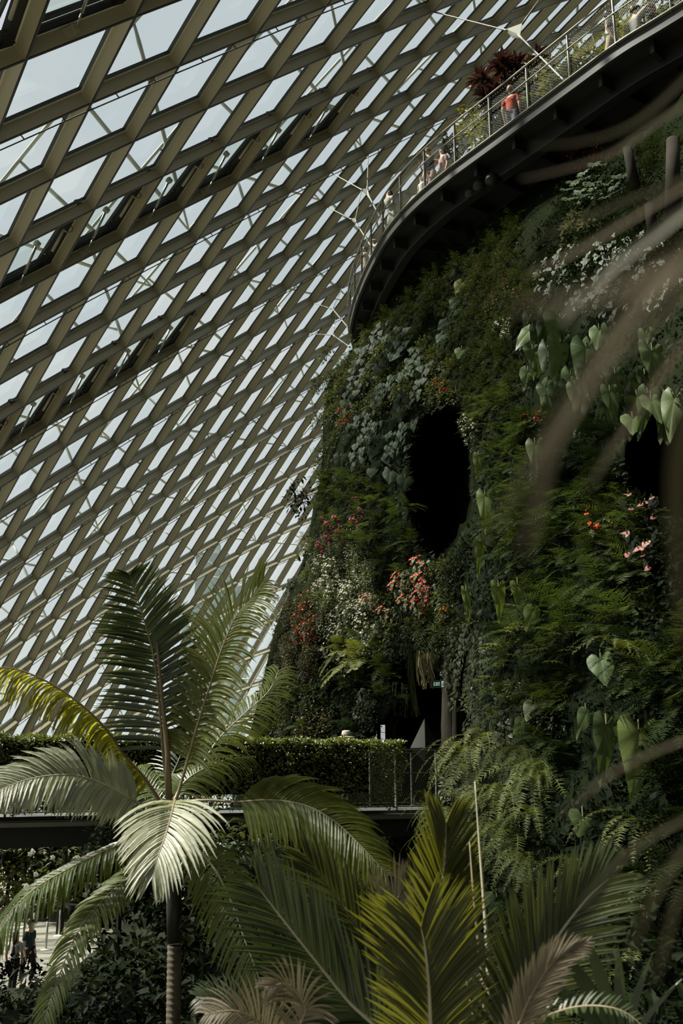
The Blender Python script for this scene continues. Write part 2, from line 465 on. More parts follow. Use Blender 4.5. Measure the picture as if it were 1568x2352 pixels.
# round lamps and vents under the deck
for k, (x, y, Y) in enumerate([(1130, 418, 21.8), (1083, 450, 22.6), (1102, 432, 22.2)]):
    p = at(x, y, Y)
    t = empty('soffit_lamp', p, ['larger round lamp fixture under the walkway, nearest the mesh posts', 'round lamp fixture under the walkway, lowest of three', 'middle small lamp fixture under the walkway'][k], 'lamp')
    m = MB(); m.tube([Vector((0, 0, .16)), Vector((0, 0, 0))], [.16, .18], 16); m.build('housing', M['fascia'], t, True)
    m = MB(); m.tube([Vector((0, 0, -.005)), Vector((0, 0, -.02))], [.13, .13], 16); m.build('lens', M['fascia_edge'], t, True)

# ============================================================= FOOTBRIDGE
BA, BB = Vector((-9.5, 13.6, 0)), Vector((3.6, 20.3, 0))
bd = (BB - BA).normalized(); bn = Vector((-bd.y, bd.x, 0))      # away from the eye
DZ = CZ - .62
def bp(s, o, z): return BA + bd * s + bn * o + Vector((0, 0, z))
BL = (BB - BA).length
fb = empty('footbridge', bp(7, 1, DZ), 'dark steel footbridge carrying the hedge and leading to the cave door', 'bridge'); fo = -bp(7, 1, DZ)
def bbox(m, s0, s1, o0, o1, z0, z1, mat=0):
    m.box(bp((s0 + s1) / 2, (o0 + o1) / 2, (z0 + z1) / 2) + fo, bd * (s1 - s0) / 2, bn * (o1 - o0) / 2, Vector((0, 0, (z1 - z0) / 2)), mat)
m = MB(); bbox(m, 0, BL + 2.5, -.02, 2.4, DZ - .08, DZ); m.build('deck', M['deck'], fb)
m = MB(); bbox(m, 0, BL + 2.5, -.3, -.03, DZ - .1, DZ - .06); m.build('ledge', M['deck'], fb)
m = MB(); bbox(m, 0, BL + 2.5, -.27, -.2, DZ - .44, DZ - .1); bbox(m, 0, BL + 2.5, 1.6, 1.7, DZ - .5, DZ - .08); m.build('girder', M['bridge'], fb)
m = MB(); bbox(m, 0, BL + 2.5, -.34, -.3, DZ - .14, DZ - .075); m.build('edge_rail', M['rail'], fb)
def brail(o, s0, s1, label):
    t = empty('bridge_railing', bp((s0 + s1) / 2, o, DZ), label, 'railing'); of = -bp((s0 + s1) / 2, o, DZ)
    m = MB(); m.bar(bp(s0, o, DZ + 1.08) + of, bp(s1, o, DZ + 1.08) + of, .045, .03); m.build('top_rail', M['galv'], t)
    m = MB(); m.bar(bp(s0, o, DZ + .66) + of, bp(s1, o, DZ + .66) + of, .02, .02); m.build('middle_rail', M['galv'], t)
    m = MB(); m.bar(bp(s0, o, DZ + .06) + of, bp(s1, o, DZ + .06) + of, .02, .02); m.build('bottom_rail', M['galv'], t)
    s = s0
    while s <= s1 + .01:
        m = MB(); m.bar(bp(s, o, DZ) + of, bp(s, o, DZ + 1.08) + of, .035, .035, bd); m.build('post', M['rail'], t); s += (s1 - s0) / max(1, round((s1 - s0) / .95))
    m = MB(); s = s0; w = .003
    while s < s1:
        for sg in (1, -1):
            a, b = (s, s + .6) if sg > 0 else (s + .6, s)
            z0, z1 = DZ + .06, DZ + 1.06
            e = min(1, (s1 - min(a, b)) / .6)
            q0 = bp(min(a, s1), o, z0 if sg > 0 or e >= 1 else lerp(z1, z0, e)) + of; q1 = bp(min(b, s1), o, z1 if (sg < 0 or e >= 1) else lerp(z0, z1, e)) + of
            up = bd * w; m.poly([q0 - up, q0 + up, q1 + up, q1 - up])
        s += .052
    m.build('wire_mesh', M['galv'], t)
brail(0, 11.8, BL - .3, 'bare diamond mesh railing between the hedge and the green wall')
brail(2.3, 8.5, BL - .2, 'rear railing of the footbridge in front of the dark doorway')
brail(.02, 0, 11.8, 'long front railing of the footbridge overgrown by the hedge')

# ============================================================= GREEN MOUNTAIN
DT_Y = {  # forward distance of the planted wall: row -> values at px 780, 850, 1000, 1200, 1400, 1568, 1800
    100: (30, 30, 29, 27, 23, 19.5, 15), 300: (30, 30, 28.5, 25, 20.5, 16.5, 12.5), 430: (30, 30, 28, 23.2, 18.3, 14.5, 11.5), 560: (29.5, 29, 26.2, 20.8, 15.8, 12.8, 10.5),
    700: (29, 27.6, 24, 18.8, 14.3, 11.8, 9.6), 900: (27.5, 25.8, 22, 17.0, 12.8, 10.8, 8.8), 1200: (26, 24.4, 20.4, 15.4, 11.8, 10, 8.2), 1500: (25, 23.4, 20.1, 14.4, 11, 9.4, 7.8),
    1800: (24.3, 22.8, 19.2, 13.6, 10.6, 9.0, 7.5), 2352: (22.5, 21, 17.2, 12.6, 10, 8.6, 7.2)}
RW = sorted(DT_Y); CXS = (780, 850, 1000, 1200, 1400, 1568, 1800)
def ydepth(px, py):
    rows = []
    for r in RW: rows.append((r, interp(px, list(zip(CXS, DT_Y[r])))))
    y = interp(py, rows)
    if px < 780: y += (780 - px) * .007
    return y
EDGE = [(60, 1560), (100, 1530), (200, 1440), (250, 1380), (300, 1300), (350, 1215), (400, 1140), (450, 1075), (500, 1025), (560, 970), (620, 925), (660, 893), (700, 870), (760, 838), (800, 810), (840, 784), (880, 750), (950, 742), (1050, 740), (1110, 734), (1160, 720), (1230, 709), (1300, 692), (1350, 672), (1400, 646), (1450, 630), (1500, 618), (1560, 604), (1650, 582), (1710, 567), (1900, 527), (2352, 452)]
def edge_px(py): return interp(py, EDGE)
def inpoly(x, y, P):
    c = False; n = len(P)
    for i in range(n):
        x0, y0 = P[i]; x1, y1 = P[i - 1]
        if (y0 > y) != (y1 > y) and x < (x1 - x0) * (y - y0) / (y1 - y0) + x0: c = not c
    return c
CAVES = [[(958, 1030), (985, 965), (1050, 935), (1078, 990), (1083, 1090), (1088, 1190), (1062, 1225), (1012, 1290), (980, 1250), (950, 1140)],
         [(912, 1520), (960, 1505), (1060, 1500), (1068, 1600), (1084, 1640), (1078, 1730), (1030, 1775), (985, 1862), (770, 1862), (770, 1722), (868, 1716), (880, 1650), (918, 1600)],
         [(1448, 990), (1520, 965), (1600, 950), (1650, 1200), (1560, 1185), (1500, 1170), (1460, 1130)]]
def cave(x, y): return any(inpoly(x, y, P) for P in CAVES)
def cavedepth(x, y):
    c = 0
    for dx, dy in ((0, 0), (14, 0), (-14, 0), (0, 14), (0, -14), (9, 9), (-9, 9), (9, -9), (-9, -9)):
        c += cave(x + dx, y + dy)
    return c / 9
def bumpy(x, y): return .55 * noise.noise(Vector((x / 120, y / 120, 1.3))) + .25 * noise.noise(Vector((x / 48, y / 48, 7.1)))
def wallpt(px, py):
    Y = ydepth(px, py) - bumpy(px, py)
    e = px - edge_px(py)
    Y += 3.2 * max(0, 1 - e / 130) ** 2          # the flank rounds away from the eye
    Y += 4.5 * cavedepth(px, py)
    return at(px, py, Y)
def wallnrm(px, py):
    a = wallpt(px + 14, py) - wallpt(px - 14, py); b = wallpt(px, py + 14) - wallpt(px, py - 14)
    n = a.cross(b); n = n.normalized()
    return n if n.dot(ray(px, py)) < 0 else -n
rows = []
for py in list(range(60, 1500, 16)) + list(range(1500, 1740, 12)) + list(range(1740, 2560, 20)):
    e = edge_px(py); row = []
    first = wallpt(e, py)
    for k in range(5, 0, -1):
        row.append(first + Vector((.12 * k * k * .35, 1.5 * k, -.02 * k)))
    for k in range(91):
        t = k / 90; px = e + (2050 - e) * (t ** 1.08)
        row.append(wallpt(px, py))
    rows.append(row)
bm = MB(); bm.quadstrip(rows)
wm = bm.build('wall_right', M['soil'], smooth=True)
tag(wm, 'dark curved planting wall of the indoor mountain', kind='structure')
# floor
m = MB(); m.poly([(-60, -10, 0), (45, -10, 0), (45, 75, 0), (-60, 75, 0)])
fl = m.build('floor', M['floor']); tag(fl, kind='structure')
# dark planting bed rising below the bridge
rows = []
for a in range(41):
    row = []
    for b in range(31):
        x = lerp(-16, 14, a / 40); y = lerp(4.5, 27, b / 30)
        sh = interp(x + (y - 12) * .25, [(-14, 0), (-9.0, 0), (-6.5, 1.7), (-1, 2.3), (4, 3.0), (14, 3.4)])
        z = sh * interp(y, [(4.5, .3), (8, .8), (14, 1), (24, 1.1), (27, .9)]) + .25 * noise.noise(Vector((x * .6, y * .6, 0)))
        z = lerp(z, min(z, CZ - .190 * y), min(1, max(0, (-.20 - x / y) / .06)))      # the bank falls away towards the queue
        row.append((x, y, max(z, -.05)))
    rows.append(row)
m = MB(); m.quadstrip(rows); bed = m.build('planting_bed', M['earth'], smooth=True)
tag(bed, 'dark sloping soil bed beneath the footbridge and palms', 'planting bed')

# ============================================================= BEYOND THE GLASS
hz = plain('hazy_tower_wall', (.56, .60, .60), .8, 0, (.52, .57, .57), .05)  # distance haze put into the pale wall and window tones
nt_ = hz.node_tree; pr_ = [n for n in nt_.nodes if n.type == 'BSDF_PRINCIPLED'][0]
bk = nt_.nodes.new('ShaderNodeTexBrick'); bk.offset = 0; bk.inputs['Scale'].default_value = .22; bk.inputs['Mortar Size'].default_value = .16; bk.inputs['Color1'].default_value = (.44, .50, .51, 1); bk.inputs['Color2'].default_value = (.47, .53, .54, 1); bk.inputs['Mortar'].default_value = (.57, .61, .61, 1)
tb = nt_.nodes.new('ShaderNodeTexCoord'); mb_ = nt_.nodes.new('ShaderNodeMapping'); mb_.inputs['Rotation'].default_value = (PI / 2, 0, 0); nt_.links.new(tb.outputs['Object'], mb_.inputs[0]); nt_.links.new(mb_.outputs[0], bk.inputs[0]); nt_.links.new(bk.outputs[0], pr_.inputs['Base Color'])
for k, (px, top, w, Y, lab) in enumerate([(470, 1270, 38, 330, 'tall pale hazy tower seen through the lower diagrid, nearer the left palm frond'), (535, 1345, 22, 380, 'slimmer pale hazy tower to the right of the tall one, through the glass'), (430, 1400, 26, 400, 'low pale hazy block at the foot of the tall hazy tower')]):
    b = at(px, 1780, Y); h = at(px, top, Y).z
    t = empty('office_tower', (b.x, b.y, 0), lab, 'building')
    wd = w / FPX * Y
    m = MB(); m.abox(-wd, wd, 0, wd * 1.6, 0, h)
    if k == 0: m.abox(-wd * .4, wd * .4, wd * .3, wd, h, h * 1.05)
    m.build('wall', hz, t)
m = MB(); m.poly([(-400, 75, -1), (400, 75, -1), (400, 600, -1), (-400, 600, -1)])
g = m.build('outside_ground', plain('hazy_ground', (.30, .34, .30), .9)); tag(g, kind='structure')
# ============================================================= FOLIAGE
G = {}
def LM(k, *a, **kw): G[k] = leafmat(k, *a, **kw)
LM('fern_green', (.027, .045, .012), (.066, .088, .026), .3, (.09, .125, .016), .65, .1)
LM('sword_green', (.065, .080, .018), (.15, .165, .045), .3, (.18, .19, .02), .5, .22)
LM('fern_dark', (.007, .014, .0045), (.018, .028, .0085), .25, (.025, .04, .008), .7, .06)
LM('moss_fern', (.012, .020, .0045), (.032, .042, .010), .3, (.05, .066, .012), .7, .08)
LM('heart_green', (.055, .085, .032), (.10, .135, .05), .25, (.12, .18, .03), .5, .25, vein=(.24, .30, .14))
LM('heart_shade', (.020, .034, .012), (.042, .062, .02), .25, (.06, .08, .02), .5, .25, vein=(.09, .12, .05))  # darker copy of heart_green, shade put into the leaf colour
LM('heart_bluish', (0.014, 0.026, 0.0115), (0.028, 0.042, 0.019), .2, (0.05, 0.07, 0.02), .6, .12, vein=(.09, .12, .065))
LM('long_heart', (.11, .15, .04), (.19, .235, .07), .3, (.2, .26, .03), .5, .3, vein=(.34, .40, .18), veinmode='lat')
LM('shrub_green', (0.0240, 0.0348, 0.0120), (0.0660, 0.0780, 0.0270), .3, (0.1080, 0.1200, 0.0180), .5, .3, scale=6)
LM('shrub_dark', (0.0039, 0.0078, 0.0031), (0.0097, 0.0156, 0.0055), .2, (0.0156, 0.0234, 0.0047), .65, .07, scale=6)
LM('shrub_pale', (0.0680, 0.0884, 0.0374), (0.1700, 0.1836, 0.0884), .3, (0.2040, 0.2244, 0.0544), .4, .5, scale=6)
LM('hedge_leaf', (.08, .105, .028), (.19, .21, .065), .3, (.25, .28, .03), .35, .6, scale=5)
LM('variegated', (.035, .045, .018), (.15, .15, .095), .25, (.16, .16, .06), .55, .2, scale=9)
LM('olive_brown', (0.0420, 0.0360, 0.0132), (0.0780, 0.0720, 0.0300), .25, (0.1080, 0.0900, 0.0240), .55, .3, scale=6)
LM('vine_leaf', (0.0175, 0.0254, 0.0086), (0.0332, 0.0410, 0.0156), .25, (0.0468, 0.0546, 0.0117), .45, .3)
LM('yellow_green', (.075, .085, .016), (.14, .14, .03), .35, (.2, .19, .02), .5, .2)
LM('red_dark', (.014, .009, .006), (.028, .022, .010), .25, (.055, .016, .010), .4, .3)
LM('root_strand', (.10, .10, .045), (.18, .16, .08), .1, None, .7, .2)
LM('petal_white', (.55, .53, .44), (.75, .72, .62), .3, None, .6, .2)
LM('petal_magenta', (.55, .02, .16), (.75, .06, .26), .3, None, .5, .2)
LM('petal_pink', (.30, .09, .09), (.42, .22, .19), .3, None, .5, .2)
LM('petal_red', (.70, .03, .012), (.85, .07, .02), .25, None, .4, .3)
LM('petal_coral', (.50, .03, .02), (.60, .11, .06), .3, None, .5, .2)
LM('petal_orange', (.75, .20, .02), (.85, .33, .04), .3, None, .5, .2)
LM('stem', (.06, .07, .03), (.10, .10, .04), .0, None, .6, .2)
LM('bark', (0.0158, 0.0144, 0.0108), (0.0315, 0.0279, 0.0203), 0, None, .9, .1)

def blade(mb, p, d, up, L, w, seg=4, droop=.6, fold=.25, mat=0, prof=None, twist=0, tip=.04, uv=False):
    p = Vector(p); d = Vector(d).normalized(); rows = []; st = L / seg
    up = Vector(up)
    for k in range(seg + 1):
        t = k / seg
        s = d.cross(up)
        if s.length < 1e-5: s = d.cross(Vector((1, .3, 0)))
        s.normalize(); n = s.cross(d)
        if twist: s = (s * math.cos(twist * t) + n * math.sin(twist * t)); n = s.cross(d)
        ww = w * (prof(t) if prof else max(tip, (math.sin(PI * min(1, (t * .86 + .14))) ** .75)))
        rows.append((p - s * ww / 2 + n * ww * fold, p.copy(), p + s * ww / 2 + n * ww * fold))
        p = p + d * st
        d = (d + Vector((0, 0, -droop / seg))).normalized()
        up = n
    b = mb.quadstrip(rows, mat)
    if uv:
        for k in range(seg + 1):
            for c in range(3): mb.uv[b + k * 3 + c] = ((k / seg) - (.18 if c != 1 else 0) + .5, c / 2)
    return p
HEART = [(0, 1), (.10, .86), (.24, .64), (.38, .40), (.47, .18), (.5, -.02), (.46, -.18), (.37, -.29), (.25, -.32), (.12, -.24), (.03, -.06)]
LONGH = [(0, 1), (.07, .9), (.17, .7), (.28, .45), (.40, .2), (.46, .04), (.46, -.1), (.40, -.2), (.28, -.24), (.13, -.17), (.03, -.04)]
def heart(mb, o, tipd, n, L, W, mat=0, shape=HEART, curl=.18, ripple=.03, rings=4):
    o = Vector(o); T = Vector(tipd).normalized(); n = Vector(n); S = T.cross(n).normalized(); n = S.cross(T)
    out = [(x, y) for x, y in shape] + [(-x, y) for x, y in reversed(shape[1:])]
    m = len(out); rows = []
    base = len(mb.v)
    for r in range(rings + 1):
        s = max(r / rings, .03); row = []
        for k, (x, y) in enumerate(out):
            yy = y * s; xx = x * s
            z = -curl * (max(yy, 0) ** 2) * L * 1.3 + .22 * abs(xx) * W * (1 - .6 * s) - .16 * (xx * 2) ** 2 * W * .6 + ripple * L * s * s * math.sin(k * 2.1 + W * 9)
            row.append(o + S * (xx * W) + T * (yy * L) + n * z)
        rows.append(row)
    b = mb.quadstrip(rows, mat, True)
    for r in range(rings + 1):
        for k in range(m):
            mb.uv[b + r * m + k] = (k / m, r / rings)
def face(mb, c, n, up, pts, mat=0):
    s = Vector(n).cross(Vector(up)).normalized(); u = s.cross(Vector(n))
    mb.poly([Vector(c) + s * x + u * y for x, y in pts], mat)
def pinnate(mb, path, up, n, Lf, ang=62, lift=.12, droop=.5, wid=.03, seg=3, fold=.2, mat=0, rng=R, sides=(-1, 1), t0=.08, t1=1., jit=.06, twist=0, tip=.04, wf=None):
    m = len(path) - 1; up = Vector(up)
    for k in range(n):
        t = lerp(t0, t1, (k + .5) / n)
        for sd in sides:
            tt = min(.9999, max(0, t + rng.uniform(-.3, .3) / n)); i = min(int(tt * m), m - 1); f = tt * m - i
            P = path[i].lerp(path[i + 1], f); T = (path[i + 1] - path[i]).normalized()
            S = T.cross(up).normalized(); Nn = S.cross(T)
            a = math.radians((ang(t) if callable(ang) else ang)) * (1 + rng.uniform(-jit, jit))
            lf = (lift(t) if callable(lift) else lift) + rng.uniform(-jit, jit)
            dr = (droop(t) if callable(droop) else droop) * rng.uniform(.75, 1.25)
            d = T * math.cos(a) + (S * sd * math.cos(lf) + Nn * math.sin(lf)) * math.sin(a)
            L = Lf(t) * rng.uniform(.9, 1.08)
            if L < .004: continue
            u2 = (Nn - d * Nn.dot(d)).normalized()
            blade(mb, P, d, u2, L, wid * (wf(t) if wf else 1), seg, dr, fold, mat, twist=twist * sd, tip=tip)
def spread(k, n, a0, a1): return lerp(a0, a1, (k + .5) / n)
# local frame of every wall plant: +Y away from the wall, +Z up
def fern_mesh(nf, L, n, wid, pl, droop, elev=(-.2, 1.1), az=1.25, seed=1, seg=1, mat='fern_green', fold=.1, pd=.3):
    r = random.Random(seed); mb = MB()
    for k in range(nf):
        a = spread(k, nf, -az, az) + r.uniform(-.15, .15); e = r.uniform(*elev); l = L * r.uniform(.7, 1.1)
        d = Vector((math.sin(a) * math.cos(e), math.cos(a) * math.cos(e), math.sin(e))); p = Vector((0, 0, 0)); path = [p.copy()]
        for q in range(7):
            p = p + d * (l / 7); path.append(p.copy()); d = (d + Vector((0, 0, -droop / 7))).normalized()
        upv = Vector((0, .25, 1))
        mb.tube(path, [.006 * (1 - q / 9) for q in range(8)], 3, 0, False)
        pinnate(mb, path, upv, n, lambda t: pl * l * (math.sin(PI * min(1, t * .80 + .2)) ** .8), 66, .05, pd, wid, seg, fold, rng=r, t0=.12, t1=.98)
    return mb
PROTO = {}
def proto(key, name, mb, mat): PROTO[key] = mb.build(name, mat, None, False, False)
for k in range(3):
    proto('fern%d' % k, 'fern', fern_mesh(8, .62, 14, .035, .30, 1.2, seed=k + 3), G['fern_green'])
    proto('darkfern%d' % k, 'fern', fern_mesh(8, .60, 14, .036, .30, 1.3, seed=k + 13), G['fern_dark'])
    proto('mossfern%d' % k, 'moss_fern', fern_mesh(15, .42, 9, .024, .24, 1.7, (-.6, 1.2), 1.5, seed=k + 23), G['moss_fern'])
    proto('swordfern%d' % k, 'sword_fern', fern_mesh(7, 1.0, 24, .026, .10, 2.6, (-.1, .9), 1.0, seed=k + 33, pd=.1), G['sword_green'])
proto('bigfern', 'large_fern', fern_mesh(11, 1.15, 17, .05, .26, 1.5, (-.3, 1.0), 1.3, seed=51, seg=2), G['sword_green'])
def shrub_mesh(n, rad, L, w, seed, squash=.7, prof=None):
    r = random.Random(seed); mb = MB()
    for k in range(n):
        a = r.uniform(-PI / 2, PI / 2); z = r.uniform(-1, 1); q = rad * r.uniform(.55, 1.05); c = math.sqrt(1 - z * z)
        p = Vector((math.sin(a) * c * q, math.cos(a) * c * q * squash, z * q))
        d = (p.normalized() * .6 + Vector((r.uniform(-.8, .8), r.uniform(-.2, .7), r.uniform(-.7, .5)))).normalized()
        u = Vector((r.uniform(-.5, .5), r.uniform(0, .8), 1)).normalized()
        blade(mb, p, d, u, L * r.uniform(.7, 1.2), w * r.uniform(.8, 1.2), 2, .5, .18, prof=lambda t: (.25, 1, .05)[int(t * 2)])
        if k % 3 == 0: mb.tube([(0, 0, 0), p * .6 + Vector((0, 0, .02)), p], .0025, 3, 0, False)
    return mb
def addflowers(root, mat, n, rad, size, seed, squash=.75, name='flower', pts=5, out=1.0):
    r = random.Random(seed)
    for c in range(n):
        a = r.uniform(-1.3, 1.3); z = r.uniform(-.9, .9); q = rad * r.uniform(.85, 1.12) * out; cc = math.sqrt(1 - z * z)
        p = Vector((math.sin(a) * cc * q, math.cos(a) * cc * q * squash + .03, z * q)); nn = (p.normalized() + Vector((0, .6, .3))).normalized()
        mb = MB(); s = nn.cross(Vector((0, 0, 1))).normalized(); u = s.cross(nn)
        for k in range(pts):
            t = 2 * PI * k / pts + r.random(); d = s * math.cos(t) + u * math.sin(t)
            blade(mb, p, d + nn * .45, nn, size, size * .8, 2, .1, .1, prof=lambda t: (.3, 1, .35)[int(t * 2)])
        o = mb.build(name, mat, root, False, False)
for k in range(3):
    proto('shrub%d' % k, 'leafy_shrub', shrub_mesh(95, .30, .10, .045, 60 + k), G['shrub_green'])
    proto('shrubdark%d' % k, 'leafy_shrub', shrub_mesh(85, .30, .11, .05, 70 + k), G['shrub_dark'])
    proto('fine%d' % k, 'creeping_plant', shrub_mesh(190, .26, .05, .024, 80 + k, .5), G['shrub_pale'])
    proto('brown%d' % k, 'creeping_plant', shrub_mesh(190, .26, .055, .026, 90 + k, .5), G['olive_brown'])
    proto('varieg%d' % k, 'variegated_plant', shrub_mesh(60, .30, .16, .10, 100 + k, .6), G['variegated'])
def flowered(key, name, base, mat, n, rad, size, seed, **kw):
    o = PROTO[base].copy(); o.name = name; PROTO[key] = o; addflowers(o, mat, n, rad, size, seed, **kw)
flowered('white0', 'white_flowering_plant', 'shrub0', G['petal_white'], 26, .26, .032, 1)
flowered('white1', 'white_flowering_plant', 'fine1', G['petal_white'], 30, .26, .030, 2)
flowered('magenta', 'magenta_flowering_plant', 'shrub1', G['petal_magenta'], 7, .28, .05, 3)
flowered('pink', 'pink_flowering_plant', 'shrub2', G['petal_pink'], 8, .28, .04, 4)
flowered('red', 'red_flowering_plant', 'brown1', G['petal_red'], 8, .27, .035, 5)
flowered('orange', 'orange_flowering_plant', 'shrub1', G['petal_orange'], 9, .2, .05, 6)
flowered('coral', 'coral_flowering_plant', 'shrub2', G['petal_coral'], 10, .2, .055, 7)
def hearts_mesh(n, L, W, seed, shape=HEART, rad=.32, curl=.2, drop=.5, ro=2):
    r = random.Random(seed); mb = MB()
    for k in range(n):
        a = r.uniform(-1.2, 1.2); z = r.uniform(-1, 1); p = Vector((math.sin(a) * rad * 1.1, .10 + .16 * r.random(), z * rad))
        td = Vector((r.uniform(-.5, .5), .35, -r.uniform(.5, 1))).normalized(); n2 = Vector((r.uniform(-.35, .35), 1, r.uniform(.2, .9))).normalized()
        s = r.uniform(.6, 1.15); heart(mb, p, td, n2, L * s, W * s, 0, shape, curl, .03, ro); mb.tube([(0, 0, 0), p * .6 + Vector((0, 0, .04)), p], .004, 3, 0, False)
    return mb
for k in range(3):
    proto('philo%d' % k, 'philodendron', hearts_mesh(9, .26, .24, 110 + k), G['heart_bluish'])
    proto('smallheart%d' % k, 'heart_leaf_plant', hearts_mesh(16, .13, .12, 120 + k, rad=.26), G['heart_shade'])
def vine_mesh(n, L, seed, leaf=.085):
    r = random.Random(seed); mb = MB()
    for k in range(n):
        x = spread(k, n, -.28, .28) + r.uniform(-.04, .04); y = r.uniform(.03, .14); l = L * r.uniform(.6, 1.1); z = 0
        mb.tube([(x, y, 0), (x + .02, y + .02, -l * .5), (x, y, -l)], .004, 3, 1, False)
        while z > -l:
            sd = r.choice((-1, 1)); s = leaf * r.uniform(.6, 1.15)
            heart(mb, (x + sd * .02, y + .02, z), (sd * r.uniform(.2, .9), .15, -1), (r.uniform(-.9, .9), 1, r.uniform(-.2, .9)), s, s * .85, 0, HEART, .1, 0, 1); z -= leaf * r.uniform(.7, 1.2)
    return mb
for k in range(2):
    PROTO['vine%d' % k] = vine_mesh(6, 1.5, 130 + k).build('hanging_vine', [G['vine_leaf'], G['stem']], None, False, False)
    PROTO['vineshort%d' % k] = vine_mesh(6, .7, 140 + k).build('hanging_vine', [G['vine_leaf'], G['stem']], None, False, False)
def umb_mesh(seed, heads=5):
    r = random.Random(seed); mb = MB()
    for h in range(heads):
        c = Vector((r.uniform(-.32, .32), r.uniform(.15, .42), r.uniform(-.25, .3)))
        mb.tube([(0, 0, 0), c * .6 + Vector((0, 0, .05)), c], .005, 4, 1, False)
        for k in range(9):
            a = 2 * PI * k / 9 + r.random() * .3
            blade(mb, c, (math.cos(a), math.sin(a) * .7 + .15, .25), (0, .2, 1), .19 * r.uniform(.8, 1.1), .034, 3, 1.3, .15, 0)
    return mb
for k in range(2): PROTO['umbrella%d' % k] = umb_mesh(150 + k).build('umbrella_plant', [G['sword_green'], G['stem']], None, False, False)
def strap_mesh(seed, n=16, L=.5, w=.07, e=(.2, 1.3)):
    r = random.Random(seed); mb = MB()
    for k in range(n):
        a = r.uniform(-1.4, 1.4); el = r.uniform(*e)
        blade(mb, (0, .02, 0), (math.sin(a) * math.cos(el), math.cos(a) * math.cos(el), math.sin(el)), (0, .1, 1), L * r.uniform(.7, 1.15), w, 5, 1.5, .2)
    return mb
PROTO['strap0'] = strap_mesh(160).build('strap_leaf_plant', G['fern_green'], None, False, False)
PROTO['strap1'] = strap_mesh(161, 12, .55, .09).build('strap_leaf_plant', G['yellow_green'], None, False, False)
# palmate grey leaves
def palmate_mesh(seed):
    r = random.Random(seed); mb = MB()
    for h in range(8):
        c = Vector((r.uniform(-.35, .35), r.uniform(.1, .35), r.uniform(-.3, .3))); nn = Vector((r.uniform(-.5, .5), 1, r.uniform(.3, 1))).normalized()
        s = nn.cross(Vector((0, 0, 1))).normalized(); u = s.cross(nn)
        for k in range(7):
            a = -PI / 2 + (k - 3) * .62; blade(mb, c, s * math.cos(a) + u * math.sin(a) + nn * .1, nn, .17, .075, 2, .2, .1, prof=lambda t: (.5, 1, .1)[int(t * 2)])
    return mb
proto('palmate', 'palmate_leaf_plant', palmate_mesh(9), G['heart_bluish'])
# anthurium: heart leaves + waxy spathes with a spadix
def anth(key, mat, seed, nfl=8, leafm='heart_green'):
    mb = hearts_mesh(14, .17, .12, seed, rad=.24, curl=.15); root = mb.build('anthurium', G[leafm], None, False, False); r = random.Random(seed)
    for k in range(nfl):
        a = r.uniform(-1.2, 1.2); p = Vector((math.sin(a) * .3, .3 + .12 * r.random(), r.uniform(-.3, .32)))
        m = MB(); heart(m, p, (r.uniform(-.8, .8), .45, r.uniform(-.9, -.2)), (r.uniform(-.4, .4), 1, .45), .085 * r.uniform(.7, 1.2), .08, 0, HEART, -.15, .02, 2)
        f = m.build('spathe', mat, root, False, False)
        m = MB(); m.tube([p, p + Vector((.0, .035, .05))], [.008, .004], 5); m.build('spadix', G['yellow_green'], f, True, False)
        m = MB(); m.tube([(0, 0, p.z - .1), p], .004, 3); m.build('stem', G['stem'], f, False, False)
    PROTO[key] = root
anth('anth_coral', G['petal_coral'], 201, 12); anth('anth_red', G['petal_red'], 202, 10); anth('anth_pink', G['petal_pink'], 203, 9, 'shrub_dark')

def basis(nm, roll=0, upmix=.0):
    y = Vector((nm.x, nm.y, nm.z * .5)).normalized(); x = y.cross(Vector((0, 0, 1))).normalized(); z = x.cross(y)
    m = Matrix((x, y, z)).transposed()
    return m @ Matrix.Rotation(roll, 3, 'Y')
COUNT = {}
def put(key, px, py, s=1., label=None, cat=None, group=None, lift=.02, roll=None, rr=R, jit=.25, yaw=None):
    nm = wallnrm(px, py); p = wallpt(px, py) + nm * lift; nm = (nm + Vector((0, -.75, 0))).normalized()
    o = copy_tree(PROTO[key])
    if yaw is not None: nm = Matrix.Rotation(yaw, 3, 'Z') @ nm
    b = basis(nm, rr.uniform(-jit, jit) if roll is None else roll)
    o.matrix_world = Matrix.Translation(p) @ b.to_4x4() @ Matrix.Diagonal((s * rr.choice((-1, 1)), s, s, 1)) if False else Matrix.Translation(p) @ b.to_4x4() @ Matrix.Scale(s, 4)
    tag(o, label, cat, group); COUNT[cat] = COUNT.get(cat, 0) + 1
    return o
